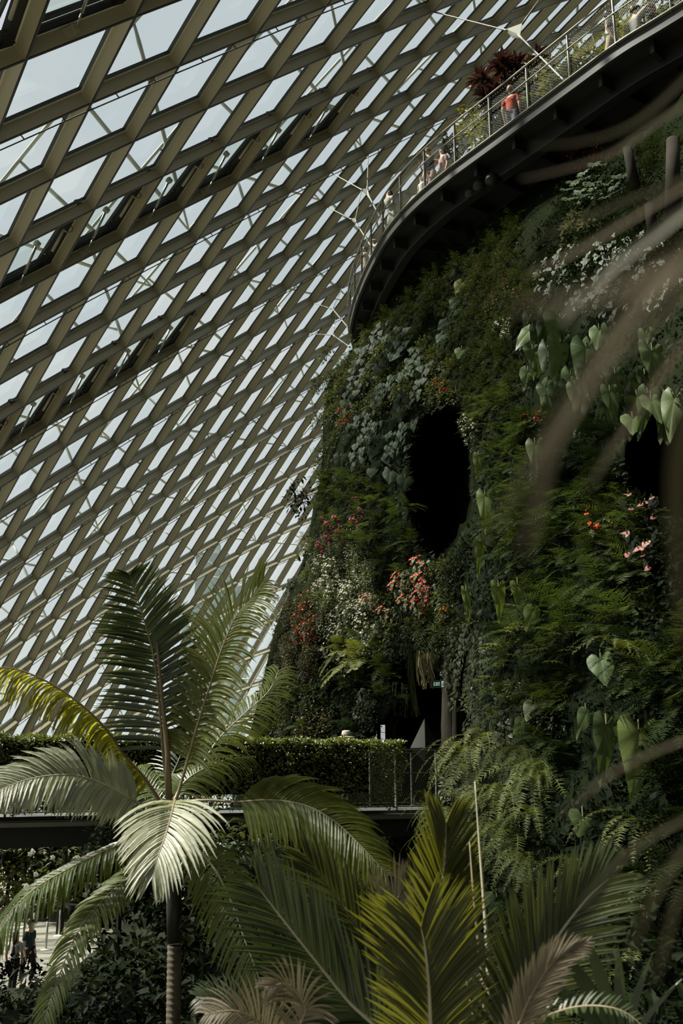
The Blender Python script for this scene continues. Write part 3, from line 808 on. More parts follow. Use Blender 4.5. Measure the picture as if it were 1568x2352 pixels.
HL = [((1287, 790), (1276, 905), 66, 'large ribbed heart leaf hanging at the centre of the giant leaf cluster'),
      ((1345, 800), (1340, 925), 72, 'broad heart leaf right of the central giant leaf'),
      ((1286, 735), (1286, 800), 80, 'topmost broad heart leaf of the giant cluster'),
      ((1215, 760), (1182, 800), 40, 'narrow heart leaf at the upper left of the giant cluster'),
      ((1222, 805), (1238, 870), 46, 'mid-sized heart leaf left of the central giant leaf'),
      ((1212, 855), (1204, 895), 38, 'small folded heart leaf at the left of the giant cluster'),
      ((1252, 890), (1270, 950), 44, 'yellowish heart leaf at the bottom left of the giant cluster'),
      ((1412, 862), (1446, 945), 58, 'pointed heart leaf below right in the giant cluster'),
      ((1497, 808), (1512, 898), 62, 'heart leaf at the right end of the giant cluster'),
      ((1375, 760), (1370, 800), 44, 'shaded heart leaf behind the broad one in the giant cluster'),
      ((1495, 920), (1522, 968), 52, 'shaded heart leaf at lower right of the giant cluster'),
      ((1452, 962), (1454, 995), 54, 'round shaded heart leaf above the dark hollow'),
      ((1400, 900), (1418, 985), 44, 'very dark long heart leaf under the giant cluster'),
      ((1320, 890), (1326, 960), 42, 'brown-shadowed heart leaf in the middle bottom of the giant cluster'),
      ((1228, 1022), (1232, 1098), 46, 'long heart leaf hanging below the orange flowers'),
      ((1113, 1140), (1113, 1225), 42, 'bright striped leaf hanging right of the upper cave'),
      ((1098, 1050), (1096, 1100), 28, 'dark-ribbed leaf just above the bright striped leaf'),
      ((1102, 1250), (1100, 1330), 26, 'slim drooping leaf below the bright striped leaf'),
      ((1144, 1350), (1150, 1432), 40, 'ribbed leaf pointing down, left of its dark pair'),
      ((1188, 1345), (1190, 1398), 38, 'ribbed leaf pointing down, right of its pair'),
      ((1070, 1360), (1080, 1430), 24, 'curled leaf beside the red anthurium cluster'),
      ((1222, 1405), (1210, 1450), 40, 'shaded leaf behind the umbrella plants'),
      ((1379, 1517), (1392, 1572), 62, 'lone bright heart leaf in the fern field'),
      ((1392, 1668), (1384, 1808), 66, 'large dark arrow leaf left of the giant yellowing leaf'),
      ((1467, 1682), (1456, 1848), 100, 'giant arrow leaf with yellowing rim, largest on the lower right'),
      ((1338, 1880), (1330, 1920), 66, 'round grey-veined heart leaf on the lower wall'),
      ((1152, 1815), (1150, 1842), 40, 'white-veined caladium leaf, larger of the pair by the sword ferns'),
      ((1192, 1828), (1190, 1850), 34, 'white-veined caladium leaf, smaller of the pair'),
      ((1190, 1770), (1176, 1798), 34, 'pale-ribbed leaf above the two caladium leaves'),
      ((1222, 1620), (1208, 1655), 40, 'silvery leaf catching light beside the doorway vines'),
      ((1200, 1660), (1180, 1685), 36, 'plain dark leaf below the silvery one'),
      ((1160, 1880), (1150, 1920), 34, 'yellow leaf among the sword ferns'),
      ((1345, 1640), (1325, 1700), 40, 'drooping folded leaf left of the dark arrow leaf'),
      ((1140, 2065), (1130, 2100), 60, 'broad heart leaf in shade behind the thin stalks'),
      ((1215, 2010), (1222, 2050), 60, 'dark heart leaf low on the wall behind the right palm'),
      ((1338, 2110), (1335, 2140), 50, 'dark heart leaf at lower right above the pale dry frond'),
      ((895, 1085), (893, 1110), 36, 'upper of the two heart leaves hanging left of the cave mouth'),
      ((930, 1100), (925, 1125), 42, 'lower right of the two heart leaves hanging left of the cave mouth'),
      ((783, 1050), (780, 1080), 36, 'heart leaf at the left outline under the coral flowers'),
      ((810, 1010), (790, 1040), 40, 'silvery heart leaf just above the left outline leaf'),
      ((1060, 650), (1045, 672), 34, 'yellow-green round leaf at the top of the trailing climber'),
      ((1048, 690), (1035, 706), 34, 'grey round leaf second on the trailing climber'),
      ((1060, 720), (1042, 738), 34, 'grey round leaf midway on the trailing climber'),
      ((1025, 740), (1005, 755), 32, 'round leaf left on the trailing climber'),
      ((1015, 770), (1002, 785), 30, 'small round leaf low on the trailing climber'),
      ((1060, 805), (1052, 822), 34, 'pale cupped leaf at the foot of the trailing climber')]
def nearhero(x, y):
    for a, b, w, l in HL:
        ax, ay = a; bx, by = b; L2 = (bx - ax) ** 2 + (by - ay) ** 2; t = max(-.15, min(.9, ((x - ax) * (bx - ax) + (y - ay) * (by - ay)) / L2))
        if (x - ax - t * (bx - ax)) ** 2 + (y - ay - t * (by - ay)) ** 2 < (w * (.72 if 21 < HL.index((a, b, w, l)) < 26 or 14 < HL.index((a, b, w, l)) < 21 else .45)) ** 2: return True
    return False
def zone(P, keys, step, s, label, cat, group, seed=0, skip=0., lift=.02, yj=.5, jit=.3):
    """one plant every `step` pixels over the polygon P of the wall"""
    r = random.Random(seed * 31 + 5); xs = [a for a, b in P]; ys = [b for a, b in P]
    y = min(ys); row = 0
    while y < max(ys):
        x = min(xs) + (step / 2 if row % 2 else 0)
        while x < max(xs):
            qx, qy = x + r.uniform(-.42, .42) * step, y + r.uniform(-.42, .42) * step
            if inpoly(qx, qy, P) and not cave(qx, qy) and qx > edge_px(qy) - 12 and r.random() >= skip and not nearhero(qx, qy) and qx < 1640 and qy < 2420:
                put(r.choice(keys), qx, qy, s * r.uniform(.75, 1.2), label, cat, group, lift, rr=r, jit=jit)
            x += step
        y += step * .86; row += 1
F3 = ['fern0', 'fern1', 'fern2']; D3 = ['darkfern0', 'darkfern1', 'darkfern2']; M3 = ['mossfern0', 'mossfern1', 'mossfern2']; W3 = ['swordfern0', 'swordfern1', 'swordfern2']
S3 = ['shrub0', 'shrub1', 'shrub2']; SD3 = ['shrubdark0', 'shrubdark1', 'shrubdark2']; FI = ['fine0', 'fine1', 'fine2']; BR = ['brown0', 'brown1', 'brown2']; VA = ['varieg0', 'varieg1', 'varieg2']
PH = ['philo0', 'philo1', 'philo2']; SH = ['smallheart0', 'smallheart1', 'smallheart2']; VI = ['vine0', 'vine1']
# --- upper wall, below the walkway
zone([(830, 720), (1000, 555), (1180, 520), (1200, 640), (1010, 720), (850, 800)], M3, 25, 1.25, 'feathery moss fern in the mossy green patch right under the walkway bend', 'fern', 'moss ferns under the walkway bend', 1)
zone([(1010, 700), (1210, 620), (1250, 760), (1190, 960), (1090, 960), (1000, 800)], M3, 27, 1.2, 'low moss fern in the fine green patch left of the giant heart leaves', 'fern', 'moss ferns left of the giant leaves', 2)
zone([(1000, 640), (1180, 560), (1260, 700), (1200, 730), (1040, 720)], BR, 30, 1.1, 'small brownish creeper in the dull patch above the giant heart leaves', 'creeper', 'brownish creepers above the giant leaves', 3, .3)
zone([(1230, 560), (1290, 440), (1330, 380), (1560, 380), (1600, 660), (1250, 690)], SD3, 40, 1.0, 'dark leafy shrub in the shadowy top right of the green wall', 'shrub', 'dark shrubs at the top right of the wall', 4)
zone([(1250, 560), (1330, 430), (1400, 440), (1330, 620), (1240, 650)], VA, 40, .7, 'cream and green variegated plant on the upper right flank of the wall', 'variegated plant', 'variegated plants on the upper right flank', 5, .35)
zone([(1310, 400), (1430, 385), (1440, 450), (1340, 480)], ['palmate'], 42, .9, 'grey-green palmate plant high on the right of the wall', 'plant', 'palmate plants at the top right', 6)
zone([(1300, 350), (1350, 320), (1410, 320), (1420, 370), (1330, 400)], ['red', 'brown0'], 28, .7, 'rusty small-leaved flowering tuft at the very top right of the wall', 'flowering plant', 'rusty tufts at the top right', 7)
zone([(1450, 330), (1568, 330), (1568, 400), (1470, 390)], M3, 34, 1.1, 'mossy fern beside the dark post at the top right edge', 'fern', 'moss ferns at the top right edge', 8)
zone([(1250, 600), (1400, 560), (1560, 600), (1560, 720), (1260, 720)], SH, 40, 1.0, 'small heart-leaved plant just above the giant heart leaves', 'plant', 'heart-leaved plants above the giant leaves', 9, .2)
# --- left shoulder
zone([(820, 760), (870, 740), (1000, 740), (1010, 900), (900, 940), (780, 980), (745, 900), (760, 850)], S3, 30, .85, 'bushy small-leaved shrub on the left shoulder of the green wall', 'shrub', 'shrubs on the left shoulder of the wall', 10)
zone([(830, 780), (1010, 740), (1000, 960), (940, 1060), (860, 1100), (790, 1050), (800, 900)], PH, 44, .9, 'grey-green philodendron clump left of the upper cave', 'philodendron', 'philodendrons left of the upper cave', 11, .12, .06)
zone([(740, 880), (770, 800), (830, 790), (800, 900), (770, 1110), (738, 1110)], S3, 26, .8, 'light-catching shrub along the left outline of the wall', 'shrub', 'shrubs along the upper left outline', 12, .1, .08)
zone([(930, 800), (1080, 820), (1050, 930), (950, 960)], S3, 34, .85, 'bushy shrub hanging over the top of the upper cave', 'shrub', 'shrubs over the upper cave', 13)
# --- left flank lower
zone([(730, 1100), (960, 1110), (975, 1260), (920, 1340), (860, 1340), (800, 1240), (720, 1240)], F3, 36, .9, 'soft green fern on the flank left of the upper cave', 'fern', 'ferns on the flank left of the upper cave', 14)
zone([(735, 1080), (860, 1080), (860, 1180), (735, 1180)], M3, 30, 1.2, 'mossy fern below the grey-green philodendrons on the left flank', 'fern', 'moss ferns below the philodendrons', 15)
zone([(705, 1230), (780, 1220), (860, 1300), (870, 1400), (680, 1400)], FI, 28, 1.05, 'pale fine-leaved creeper on the left flank', 'creeper', 'pale creepers on the left flank', 16)
zone([(660, 1390), (740, 1380), (740, 1560), (615, 1560)], BR, 27, 1.15, 'olive-brown creeper on the left outline above the hedge', 'creeper', 'olive-brown creepers on the left outline', 17)
zone([(740, 1380), (860, 1360), (900, 1480), (760, 1590), (740, 1500)], ['brown0', 'fine0', 'shrub1'], 28, 1.0, 'mixed small creeper around the white begonia drift', 'creeper', 'mixed creepers around the white flowers', 18)
zone([(610, 1560), (760, 1560), (780, 1720), (585, 1720)], S3 + M3, 30, 1.0, 'mixed low plant on the wall foot directly above the hedge', 'plant', 'mixed plants on the wall foot above the hedge', 19)
zone([(600, 1600), (720, 1580), (740, 1700), (590, 1700)], ['strap0', 'fern1'], 46, .8, 'strappy green plant at the wall foot left of the person in the hat', 'plant', 'strappy plants at the wall foot', 20, .3)
zone([(760, 1560), (930, 1600), (930, 1720), (760, 1720)], SD3 + D3, 36, 1.0, 'dark plant at the wall foot left of the doorway', 'plant', 'dark plants left of the doorway', 21)
zone([(760, 1470), (850, 1440), (930, 1480), (950, 1560), (900, 1600), (780, 1620)], F3, 40, .95, 'bright green fern around the large fern left of the doorway', 'fern', 'bright ferns left of the doorway', 22)
zone([(860, 1330), (1080, 1270), (1090, 1460), (900, 1500)], S3 + SD3, 32, .95, 'leafy plant among the red anthuriums over the doorway', 'shrub', 'shrubs among the red anthuriums', 23)
zone([(965, 1430), (1090, 1430), (1080, 1520), (960, 1520)], M3, 27, 1.3, 'bright mossy fern fringe right above the doorway', 'fern', 'moss fern fringe above the doorway', 24)
# --- centre right
zone([(1090, 930), (1200, 900), (1250, 1100), (1180, 1300), (1100, 1260), (1095, 1100)], F3, 36, .8, 'arching green fern between the upper cave and the right wall', 'fern', 'ferns right of the upper cave', 25)
zone([(1190, 930), (1440, 940), (1470, 1160), (1400, 1240), (1200, 1240)], D3, 46, .85, 'dark fern in the band below the giant heart leaves', 'fern', 'dark ferns below the giant leaves', 26)
zone([(1140, 1180), (1400, 1120), (1500, 1230), (1460, 1480), (1160, 1480)], F3, 47, .9, 'lacy green fern in the fern field of the right wall', 'fern', 'ferns of the right wall field', 27)
zone([(1400, 1150), (1640, 1180), (1640, 1480), (1420, 1500)], SD3, 50, .9, 'dark shrub beside the pale pink anthuriums at the right edge', 'shrub', 'dark shrubs at the right edge', 28)
zone([(1150, 1450), (1640, 1450), (1640, 1640), (1160, 1640)], F3 + D3, 52, .85, 'lacy fern around the lone bright heart leaf on the right', 'fern', 'ferns around the lone heart leaf', 29)
zone([(1080, 1580), (1300, 1580), (1320, 1760), (1100, 1720)], S3 + F3, 44, .8, 'mixed green plant right of the doorway vines', 'plant', 'mixed plants right of the doorway vines', 30)
zone([(1095, 1460), (1150, 1470), (1170, 1720), (1100, 1700)], ['vineshort0', 'vineshort1'], 44, 1.0, 'round-leaved hanging vine on the right jamb of the doorway', 'vine', 'short vines right of the doorway', 31)
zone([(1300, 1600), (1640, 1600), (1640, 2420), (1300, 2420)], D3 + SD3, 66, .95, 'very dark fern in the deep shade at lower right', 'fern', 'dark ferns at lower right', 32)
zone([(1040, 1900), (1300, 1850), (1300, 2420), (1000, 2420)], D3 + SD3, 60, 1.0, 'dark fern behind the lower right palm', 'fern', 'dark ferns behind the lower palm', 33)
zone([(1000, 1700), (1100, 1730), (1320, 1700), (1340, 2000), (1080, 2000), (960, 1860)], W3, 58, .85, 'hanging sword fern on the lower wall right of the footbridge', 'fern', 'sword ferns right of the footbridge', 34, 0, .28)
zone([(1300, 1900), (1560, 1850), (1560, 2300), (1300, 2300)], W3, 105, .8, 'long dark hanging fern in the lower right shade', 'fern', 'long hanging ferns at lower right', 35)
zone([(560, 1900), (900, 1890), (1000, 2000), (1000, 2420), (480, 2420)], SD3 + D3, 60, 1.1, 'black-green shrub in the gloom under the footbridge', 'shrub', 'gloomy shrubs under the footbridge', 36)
zone([(950, 1830), (1060, 1760), (1100, 1850), (1000, 1930)], VA + S3, 36, .7, 'cream-edged shrub at the foot of the bare railing', 'shrub', 'cream-edged shrubs at the bridge end', 37)
# --- flower drifts
zone([(745, 1300), (800, 1290), (860, 1400), (870, 1500), (800, 1560), (760, 1480), (735, 1370)], ['white0', 'white1'], 26, .95, 'white flowering begonia in the pale drift left of the red anthuriums', 'flowering plant', 'white begonias on the left flank', 41, .15, .1)
zone([(1080, 960), (1115, 960), (1110, 1130), (1085, 1120)], ['white0'], 26, .7, 'white flowering begonia in the thin strip right of the upper cave', 'flowering plant', 'white begonias right of the cave', 42, 0, .12)
zone([(1140, 740), (1180, 730), (1185, 770), (1140, 780)], ['white1'], 24, .6, 'tiny white-flowered tuft left of the giant heart leaves', 'flowering plant', 'white tufts left of the giant leaves', 43)
zone([(690, 1370), (735, 1370), (735, 1510), (690, 1500)], ['red'], 23, 1.0, 'scarlet-flowered creeper in the reddish drift on the left flank', 'flowering plant', 'scarlet creepers on the left flank', 44, .1, .1)
zone([(750, 1190), (830, 1160), (850, 1200), (790, 1240), (760, 1320), (740, 1300)], ['magenta'], 27, .8, 'magenta-flowered plant on the left flank of the wall', 'flowering plant', 'magenta flowers on the left flank', 45, .1, .1)
zone([(630, 1620), (780, 1580), (770, 1700), (650, 1700)], ['pink'], 33, .7, 'pink-flowered plant at the wall foot above the hedge', 'flowering plant', 'pink flowers above the hedge', 46, .2, .1)
zone([(780, 930), (810, 920), (815, 1010), (785, 1010)], ['coral'], 24, .7, 'coral-flowered plant near the left outline beside the philodendrons', 'flowering plant', 'coral flowers near the left outline', 47, 0, .12)
zone([(990, 875), (1040, 870), (1050, 900), (995, 905)], ['coral'], 30, .6, 'coral-flowered plant above the upper cave', 'flowering plant', 'coral flowers above the cave', 48, 0, .12)
zone([(1210, 945), (1290, 950), (1280, 990), (1210, 985)], ['orange', 'coral'], 36, .5, 'orange-flowered plant directly under the giant heart leaves', 'flowering plant', 'orange flowers under the giant leaves', 49, 0, .12)
zone([(1170, 660), (1190, 660), (1240, 620), (1250, 660), (1200, 700)], ['pink', 'red'], 34, .6, 'faint pink-flowered tuft above the giant heart leaves', 'flowering plant', 'pink tufts above the giant leaves', 50, 0, .1)
zone([(940, 1310), (1030, 1285), (1050, 1380), (990, 1430), (940, 1400)], ['anth_coral'], 40, .78, 'red anthurium in the large cluster above the doorway', 'anthurium', 'red anthuriums of the large cluster', 51, 0, .12)
zone([(858, 1370), (925, 1350), (930, 1430), (870, 1450)], ['anth_coral'], 40, .8, 'red anthurium in the smaller cluster left above the doorway', 'anthurium', 'red anthuriums of the smaller cluster', 52, 0, .12)
zone([(1460, 1180), (1568, 1190), (1568, 1440), (1450, 1440)], ['anth_pink'], 60, .7, 'dark-leaved pink anthurium near the right edge of the wall', 'anthurium', 'pink anthuriums near the right edge', 53, .5, .12)
put('anth_red', 1408, 1232, .62, 'bright scarlet anthurium cluster alone among the ferns on the right', 'anthurium', None, .12, 0)
put('orange', 1040, 1410, .55, 'orange-flowered plant below the large red anthurium cluster', 'flowering plant', None, .16, 0)
put('bigfern', 840, 1530, 1.0, 'largest bright fern, left of the doorway', 'fern', None, .15, 0)
put('bigfern', 800, 1500, .8, 'second large bright fern, up and left of the largest one', 'fern', None, .1, .2)
for k, (x, y, s, lab) in enumerate([(1185, 1715, 1.25, 'brightest hanging sword fern, highest one right of the footbridge'), (1120, 1750, 1.15, 'sword fern arching down to the left beside the bridge end'), (1290, 1735, 1.2, 'large hanging sword fern left of the dark arrow leaf'),
        (1235, 1850, 1.0, 'sword fern hanging between the two caladium leaves and the round grey leaf'), (1150, 1885, 1.1, 'lower hanging sword fern behind the tall pale stalk'), (1455, 1700, .6, 'small sword fern drooping over the giant arrow leaf')]):
    put('swordfern%d' % (k % 3), x, y, s, lab, 'fern', None, .45 if k < 5 else 1.0, 0)
for k, (x, y, s) in enumerate([(1190, 1480, .9), (1250, 1500, .8), (1300, 1480, .9), (1230, 1440, .8), (1160, 1560, .7), (1340, 1500, .7)]):
    put('umbrella%d' % (k % 2), x, y, s, 'narrow-leaved umbrella plant in the row left of the lone heart leaf', 'umbrella plant', 'umbrella plants left of the lone heart leaf', .12)
for k, (x, y, s) in enumerate([(895, 1585, .75), (922, 1600, .6), (868, 1600, .7), (884, 1628, .5)]):
    put('vineshort%d' % (k % 2), x, y, s * 1.3, 'round-leaved vine hanging at the left jamb of the doorway', 'vine', 'vines left of the doorway', .25)
for k, (x, y, s) in enumerate([(1108, 1455, .95), (1132, 1450, 1.0), (1152, 1470, .9)]):
    put('vine%d' % (k % 2), x, y, s, 'long round-leaved vine curtain right of the doorway', 'vine', 'long vines right of the doorway', .3)
for k, (x, y, s) in enumerate([(1048, 1482, .62), (1034, 1490, .35)]):
    o = put('vine%d' % (k % 2), x, y, s, 'pink-tipped vine hanging in front of the mossy trunk', 'vine', 'vines before the mossy trunk', .4)
# hanging root curtain
r = random.Random(4)
def strands(px0, px1, py0, py1, Y, n, lab, mat, th=.006):
    m = MB(); c = at((px0 + px1) / 2, py0, Y)
    for k in range(n):
        x = r.uniform(px0, px1); a = at(x, py0 + r.uniform(-6, 10), Y + r.uniform(-.15, .15)); l = (a.z - at(x, py1 + r.uniform(-25, 8), Y).z)
        m.tube([a - c, a - c + Vector((r.uniform(-.04, .04), 0, -l * .5)), a - c + Vector((r.uniform(-.02, .14), 0, -l))], th, 3, 0, False)
    o = m.build('hanging_roots', mat); o.location = c; tag(o, lab, 'roots')
strands(955, 990, 1500, 1578, 19.0, 46, 'thick straw-coloured root curtain hanging over the doorway', G['root_strand'], .008)
strands(938, 950, 1490, 1640, 19.2, 16, 'thin long dark green root strands left of the straw-coloured curtain', G['moss_fern'])
# --- hero heart leaves: (attach px, tip px, width px, Y offset, tone, label)
for k, (a, b, w, lab) in enumerate(HL):
    rr = random.Random(k + 900); long = (Vector(b) - Vector(a)).length > 1.35 * w
    nm = wallnrm(*a); base = wallpt(*a) + Vector((0, -1, 0)) * (.95 if 14 < k < 26 else .62 if a[1] > 700 else .4)
    Y = base.y; A = at(a[0], a[1], Y); tipY = Y - (.1 if long else .16); B = at(b[0], b[1], tipY)
    Lr = (B - A).length; W = w / FPX * (A - Vector((0, 0, CZ))).length
    mb = MB(); ln = (B - A)
    heart(mb, (0, 0, 0), ln, (rr.uniform(-.35, .35), -1, .5), Lr, W, 0, LONGH if long else HEART, .10, .035, 6)
    mt = G['long_heart'] if k in (15, 16, 17, 18, 19, 20, 21, 24, 31) else (G['variegated'] if k in (26, 27, 29) else (G['yellow_green'] if k in (40, 31) else (G['heart_bluish'] if k > 32 and k not in (45,) else G['heart_green'])))
    o = mb.build('heart_leaf', mt, None, True); o.location = A; tag(o, lab, 'leaf')
    m = MB(); S = wallpt(*a) - A
    m.tube([S + Vector((0, 0, .12)), S * .4 + Vector((0, 0, .12)), Vector((0, 0, 0))], .008, 5); m.build('stalk', G['stem'], o, True)
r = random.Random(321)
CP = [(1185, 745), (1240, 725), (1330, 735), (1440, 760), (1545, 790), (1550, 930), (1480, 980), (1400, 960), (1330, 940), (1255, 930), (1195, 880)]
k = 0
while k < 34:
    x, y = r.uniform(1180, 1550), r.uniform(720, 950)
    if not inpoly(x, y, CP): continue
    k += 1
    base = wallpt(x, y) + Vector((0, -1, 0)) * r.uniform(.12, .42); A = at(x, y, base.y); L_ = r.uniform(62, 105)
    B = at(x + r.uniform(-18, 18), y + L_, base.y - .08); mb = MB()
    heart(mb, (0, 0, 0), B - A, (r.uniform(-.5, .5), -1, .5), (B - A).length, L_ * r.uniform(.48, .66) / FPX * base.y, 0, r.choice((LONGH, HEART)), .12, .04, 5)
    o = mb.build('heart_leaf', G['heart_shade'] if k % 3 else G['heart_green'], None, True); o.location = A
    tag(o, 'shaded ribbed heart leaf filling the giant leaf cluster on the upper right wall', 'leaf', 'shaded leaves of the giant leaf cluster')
    m = MB(); S = wallpt(x, y) - A; m.tube([S + Vector((0, 0, .1)), S * .5 + Vector((0, 0, .1)), Vector((0, 0, 0))], .006, 4); m.build('stalk', G['stem'], o, True)
# protruding bushes on the outline
for k, (x, y, Y, s, key, lab) in enumerate([(690, 1140, 25.5, 1.5, 'shrubdark0', 'dark airy bush sticking out over the left outline'), (700, 1165, 25.6, 1.2, 'shrubdark1', 'second dark bush below the airy one on the outline'),
        (670, 1345, 25.2, .6, 'philo0', 'broad-leaved climber tip on the outline above the right palm frond'), (640, 1375, 25, .45, 'smallheart1', 'small climber tip leaning towards the palm frond tip'),
        (752, 815, 27, 1.1, 'shrub0', 'light bush at the shoulder where the wall meets the walkway'), (734, 885, 27, 1.1, 'shrub1', 'light bush on the shoulder outline, below the first'), (730, 968, 26.8, 1.0, 'shrub2', 'small reddish-tipped bush on the outline beside the coral flowers'),
        (742, 1068, 26.3, 1.1, 'shrub0', 'yellow-green bush on the outline under the silvery heart leaves'), (700, 1240, 25.6, .6, 'fern1', 'fern tuft on the outline below the dark bushes'), (690, 1290, 25.2, .55, 'strap1', 'yellow-green strappy tuft on the outline')]):
    o = copy_tree(PROTO[key]); p = at(x, y, Y)
    o.matrix_world = Matrix.Translation(p) @ Matrix.Rotation(2.4, 4, 'Z') @ Matrix.Scale(s, 4); tag(o, lab, 'bush')
# --- undergrowth nobody could count
def carpet(name, P, n, mat, size, seed, label, thick=.14):
    r = random.Random(seed); mb = MB(); xs = [a for a, b in P]; ys = [b for a, b in P]; c = 0
    while c < n:
        x, y = r.uniform(min(xs), max(xs)), r.uniform(min(ys), max(ys))
        if not inpoly(x, y, P): c += .2; continue
        if cave(x, y) or x < edge_px(y) - 4: c += .2; continue
        c += 1
        Y = ydepth(x, y) - bumpy(x, y) + 3.2 * max(0, 1 - (x - edge_px(y)) / 130) ** 2 + 4.5 * cavedepth(x, y) - r.uniform(0, thick) - .02
        p = at(x, y, Y); d = Vector((r.uniform(-1, 1), r.uniform(-.9, .1), r.uniform(-1, .4))).normalized(); s = size * r.uniform(.6, 1.4)
        sd = d.cross(Vector((r.uniform(-.4, .4), -.6, 1))).normalized() * s * .28
        b = len(mb.v); mb.v += [tuple(p), tuple(p + d * s * .5 + sd), tuple(p + d * s), tuple(p + d * s * .5 - sd)]; mb.f.append((b, b + 1, b + 2, b + 3)); mb.m.append(0)
    o = mb.build(name, mat); tag(o, label, 'foliage', None, 'stuff')
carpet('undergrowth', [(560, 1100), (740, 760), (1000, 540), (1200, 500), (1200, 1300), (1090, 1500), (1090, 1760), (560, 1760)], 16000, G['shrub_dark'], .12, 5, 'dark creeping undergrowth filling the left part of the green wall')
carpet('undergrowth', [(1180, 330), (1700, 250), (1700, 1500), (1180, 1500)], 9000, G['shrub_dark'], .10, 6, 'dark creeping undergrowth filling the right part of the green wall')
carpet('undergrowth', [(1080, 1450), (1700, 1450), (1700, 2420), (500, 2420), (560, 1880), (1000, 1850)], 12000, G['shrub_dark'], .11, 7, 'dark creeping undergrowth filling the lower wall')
# ============================================================= HEDGE ON THE BRIDGE
LM('palm_green', (.055, .085, .022), (.10, .13, .04), .35, (.30, .32, .02), .36, .6, scale=3)
LM('palm_backlit', (.058, .078, .014), (.11, .13, .024), .48, (.38, .36, .012), .45, .3, scale=3)  # backlit yellow put into the leaf and translucent colours
LM('palm_sunlit', (.27, .29, .195), (.42, .43, .32), .3, (.34, .36, .14), .5, .4, scale=3)  # sun-hit fronds of the same palm, brightness put into the colour
LM('palm_lime_shaded', (.025, .038, .010), (.055, .068, .018), .38, (.19, .19, .012), .42, .45, scale=3)  # partial shade on the bottom centre palm put into a darker leaf
LM('palm_shade', (.03, .045, .014), (.06, .08, .026), .32, (.10, .11, .012), .42, .45, scale=3)  # partial shade at the bottom edge put into the leaf colour
LM('palm_dark', (.022, .042, .016), (.05, .075, .028), .28, (.05, .07, .01), .38, .6, scale=3)
LM('palm_dry', (.17, .145, .10), (.30, .26, .19), .2, (.2, .17, .08), .6, .3, scale=3)
LM('rachis', (.16, .125, .075), (.25, .20, .12), 0, None, .5, .4)
LM('rachis_pale', (.30, .29, .19), (.42, .40, .28), 0, None, .45, .4)
LM('trunk_grey', (.055, .047, .034), (.115, .10, .075), 0, None, .85, .2, scale=9)
LM('crownshaft', (.012, .014, .009), (.025, .026, .016), 0, None, .5, .3)
LM('blur_tan', (.13, .105, .07), (.20, .17, .115), .15, None, .7, .1)
LM('blur_olive', (.07, .063, .03), (.12, .11, .06), .2, None, .6, .2)
LM('blur_pale', (.24, .23, .17), (.34, .33, .26), .15, None, .5, .3)
def leafmass(fn, n, size, seed, w=.5, up=.5):
    r = random.Random(seed); mb = MB()
    for k in range(n):
        p, out = fn(r)
        d = (Vector((r.uniform(-1, 1), r.uniform(-1, 1), r.uniform(-.9, .5))) + out * .6).normalized()
        u = (Vector((r.uniform(-.6, .6), r.uniform(-.6, .6), up + r.random())) + out * .3).normalized()
        blade(mb, p, d, u, size * r.uniform(.65, 1.25), size * w * r.uniform(.8, 1.2), 2, .4, .2, prof=lambda t: (.3, 1, .06)[int(t * 2)])
    return mb
def hedge_fn(s0, s1):
    def f(r):
        q = r.random(); s = r.uniform(s0, s1)
        top = 1.22 + .09 * noise.noise(Vector((s * 2.1, 3, 0))) + .05 * noise.noise(Vector((s * 7, 1, 0)))
        taper = min(1, max(.0, (s1 - s) / .5 + .35)) if s > s1 - .35 else 1
        if q < .3: return bp(s, r.uniform(-.16, .3), DZ + top - r.random() * .05), Vector((0, 0, 1))
        z = DZ + top - (r.random() ** 1.25) * (1.15 * taper)
        return bp(s, -.03 - .12 * r.random() - .30 * min(.8, DZ + top - z) - .07 * noise.noise(Vector((s * 3, z * 3, 0))), z), -bn
    return f
c0 = bp(5, 0, DZ)
mb = leafmass(hedge_fn(-.5, 11.9), 20000, .072, 31)
mb.v = [tuple(Vector(v) - c0) for v in mb.v]
hd = mb.build('hedge', G['hedge_leaf']); hd.location = c0
tag(hd, 'long clipped leafy hedge covering the railing of the footbridge', 'hedge')
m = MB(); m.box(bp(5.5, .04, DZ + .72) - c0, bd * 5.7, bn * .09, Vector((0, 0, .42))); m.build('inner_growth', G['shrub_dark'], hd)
r = random.Random(8)
m = MB()
for k in range(60):
    s = r.uniform(0, 10.1); a = bp(s, r.uniform(-.15, -.05), DZ + r.uniform(.1, .7)) - c0
    m.tube([a, a + Vector((r.uniform(-.15, .15), 0, -.25)), a + Vector((r.uniform(-.1, .1), 0, -.45 * r.random() - .3))], .004, 3)
m.build('trailing_stem', G['stem'], hd)

# ============================================================= PALMS
def pts3(l): return [at(x, y, Y) for x, y, Y in l]
def frond(root, org, ctl, up, n, Lmax, wid, mat, ang=60, lift=.15, droop=.8, prof=None, rad=.016, seg=5, fold=.22, seed=0, sides=(-1, 1), rmat='rachis', t0=.06, ang1=None, twist=0, jit=.06, tipr=.2, name='frond'):
    r = random.Random(seed); path = catmull([p - org for p in pts3(ctl)], 30)
    mb = MB(); pf = prof or (lambda t: max(.12, math.sin(PI * (.16 + .80 * t)) ** .7))
    a = (lambda t: lerp(ang, ang1 if ang1 else ang * .55, t))
    pinnate(mb, path, up, n, lambda t: Lmax * pf(t), a, lift, droop, wid, seg, fold, rng=r, sides=sides, t0=t0, t1=.995, jit=jit, twist=twist, tip=.05, wf=lambda t: .55 + .45 * math.sin(PI * min(1, t + .25)))
    o = mb.build(name, G[mat], root)
    m = MB(); m.tube(path, [lerp(rad, rad * tipr, k / 30) for k in range(31)], 6); m.build('midrib', G[rmat], o, True)
    return o
cam_up = Vector((0, -1, .12))
ptop = at(388, 1850, 10.4)
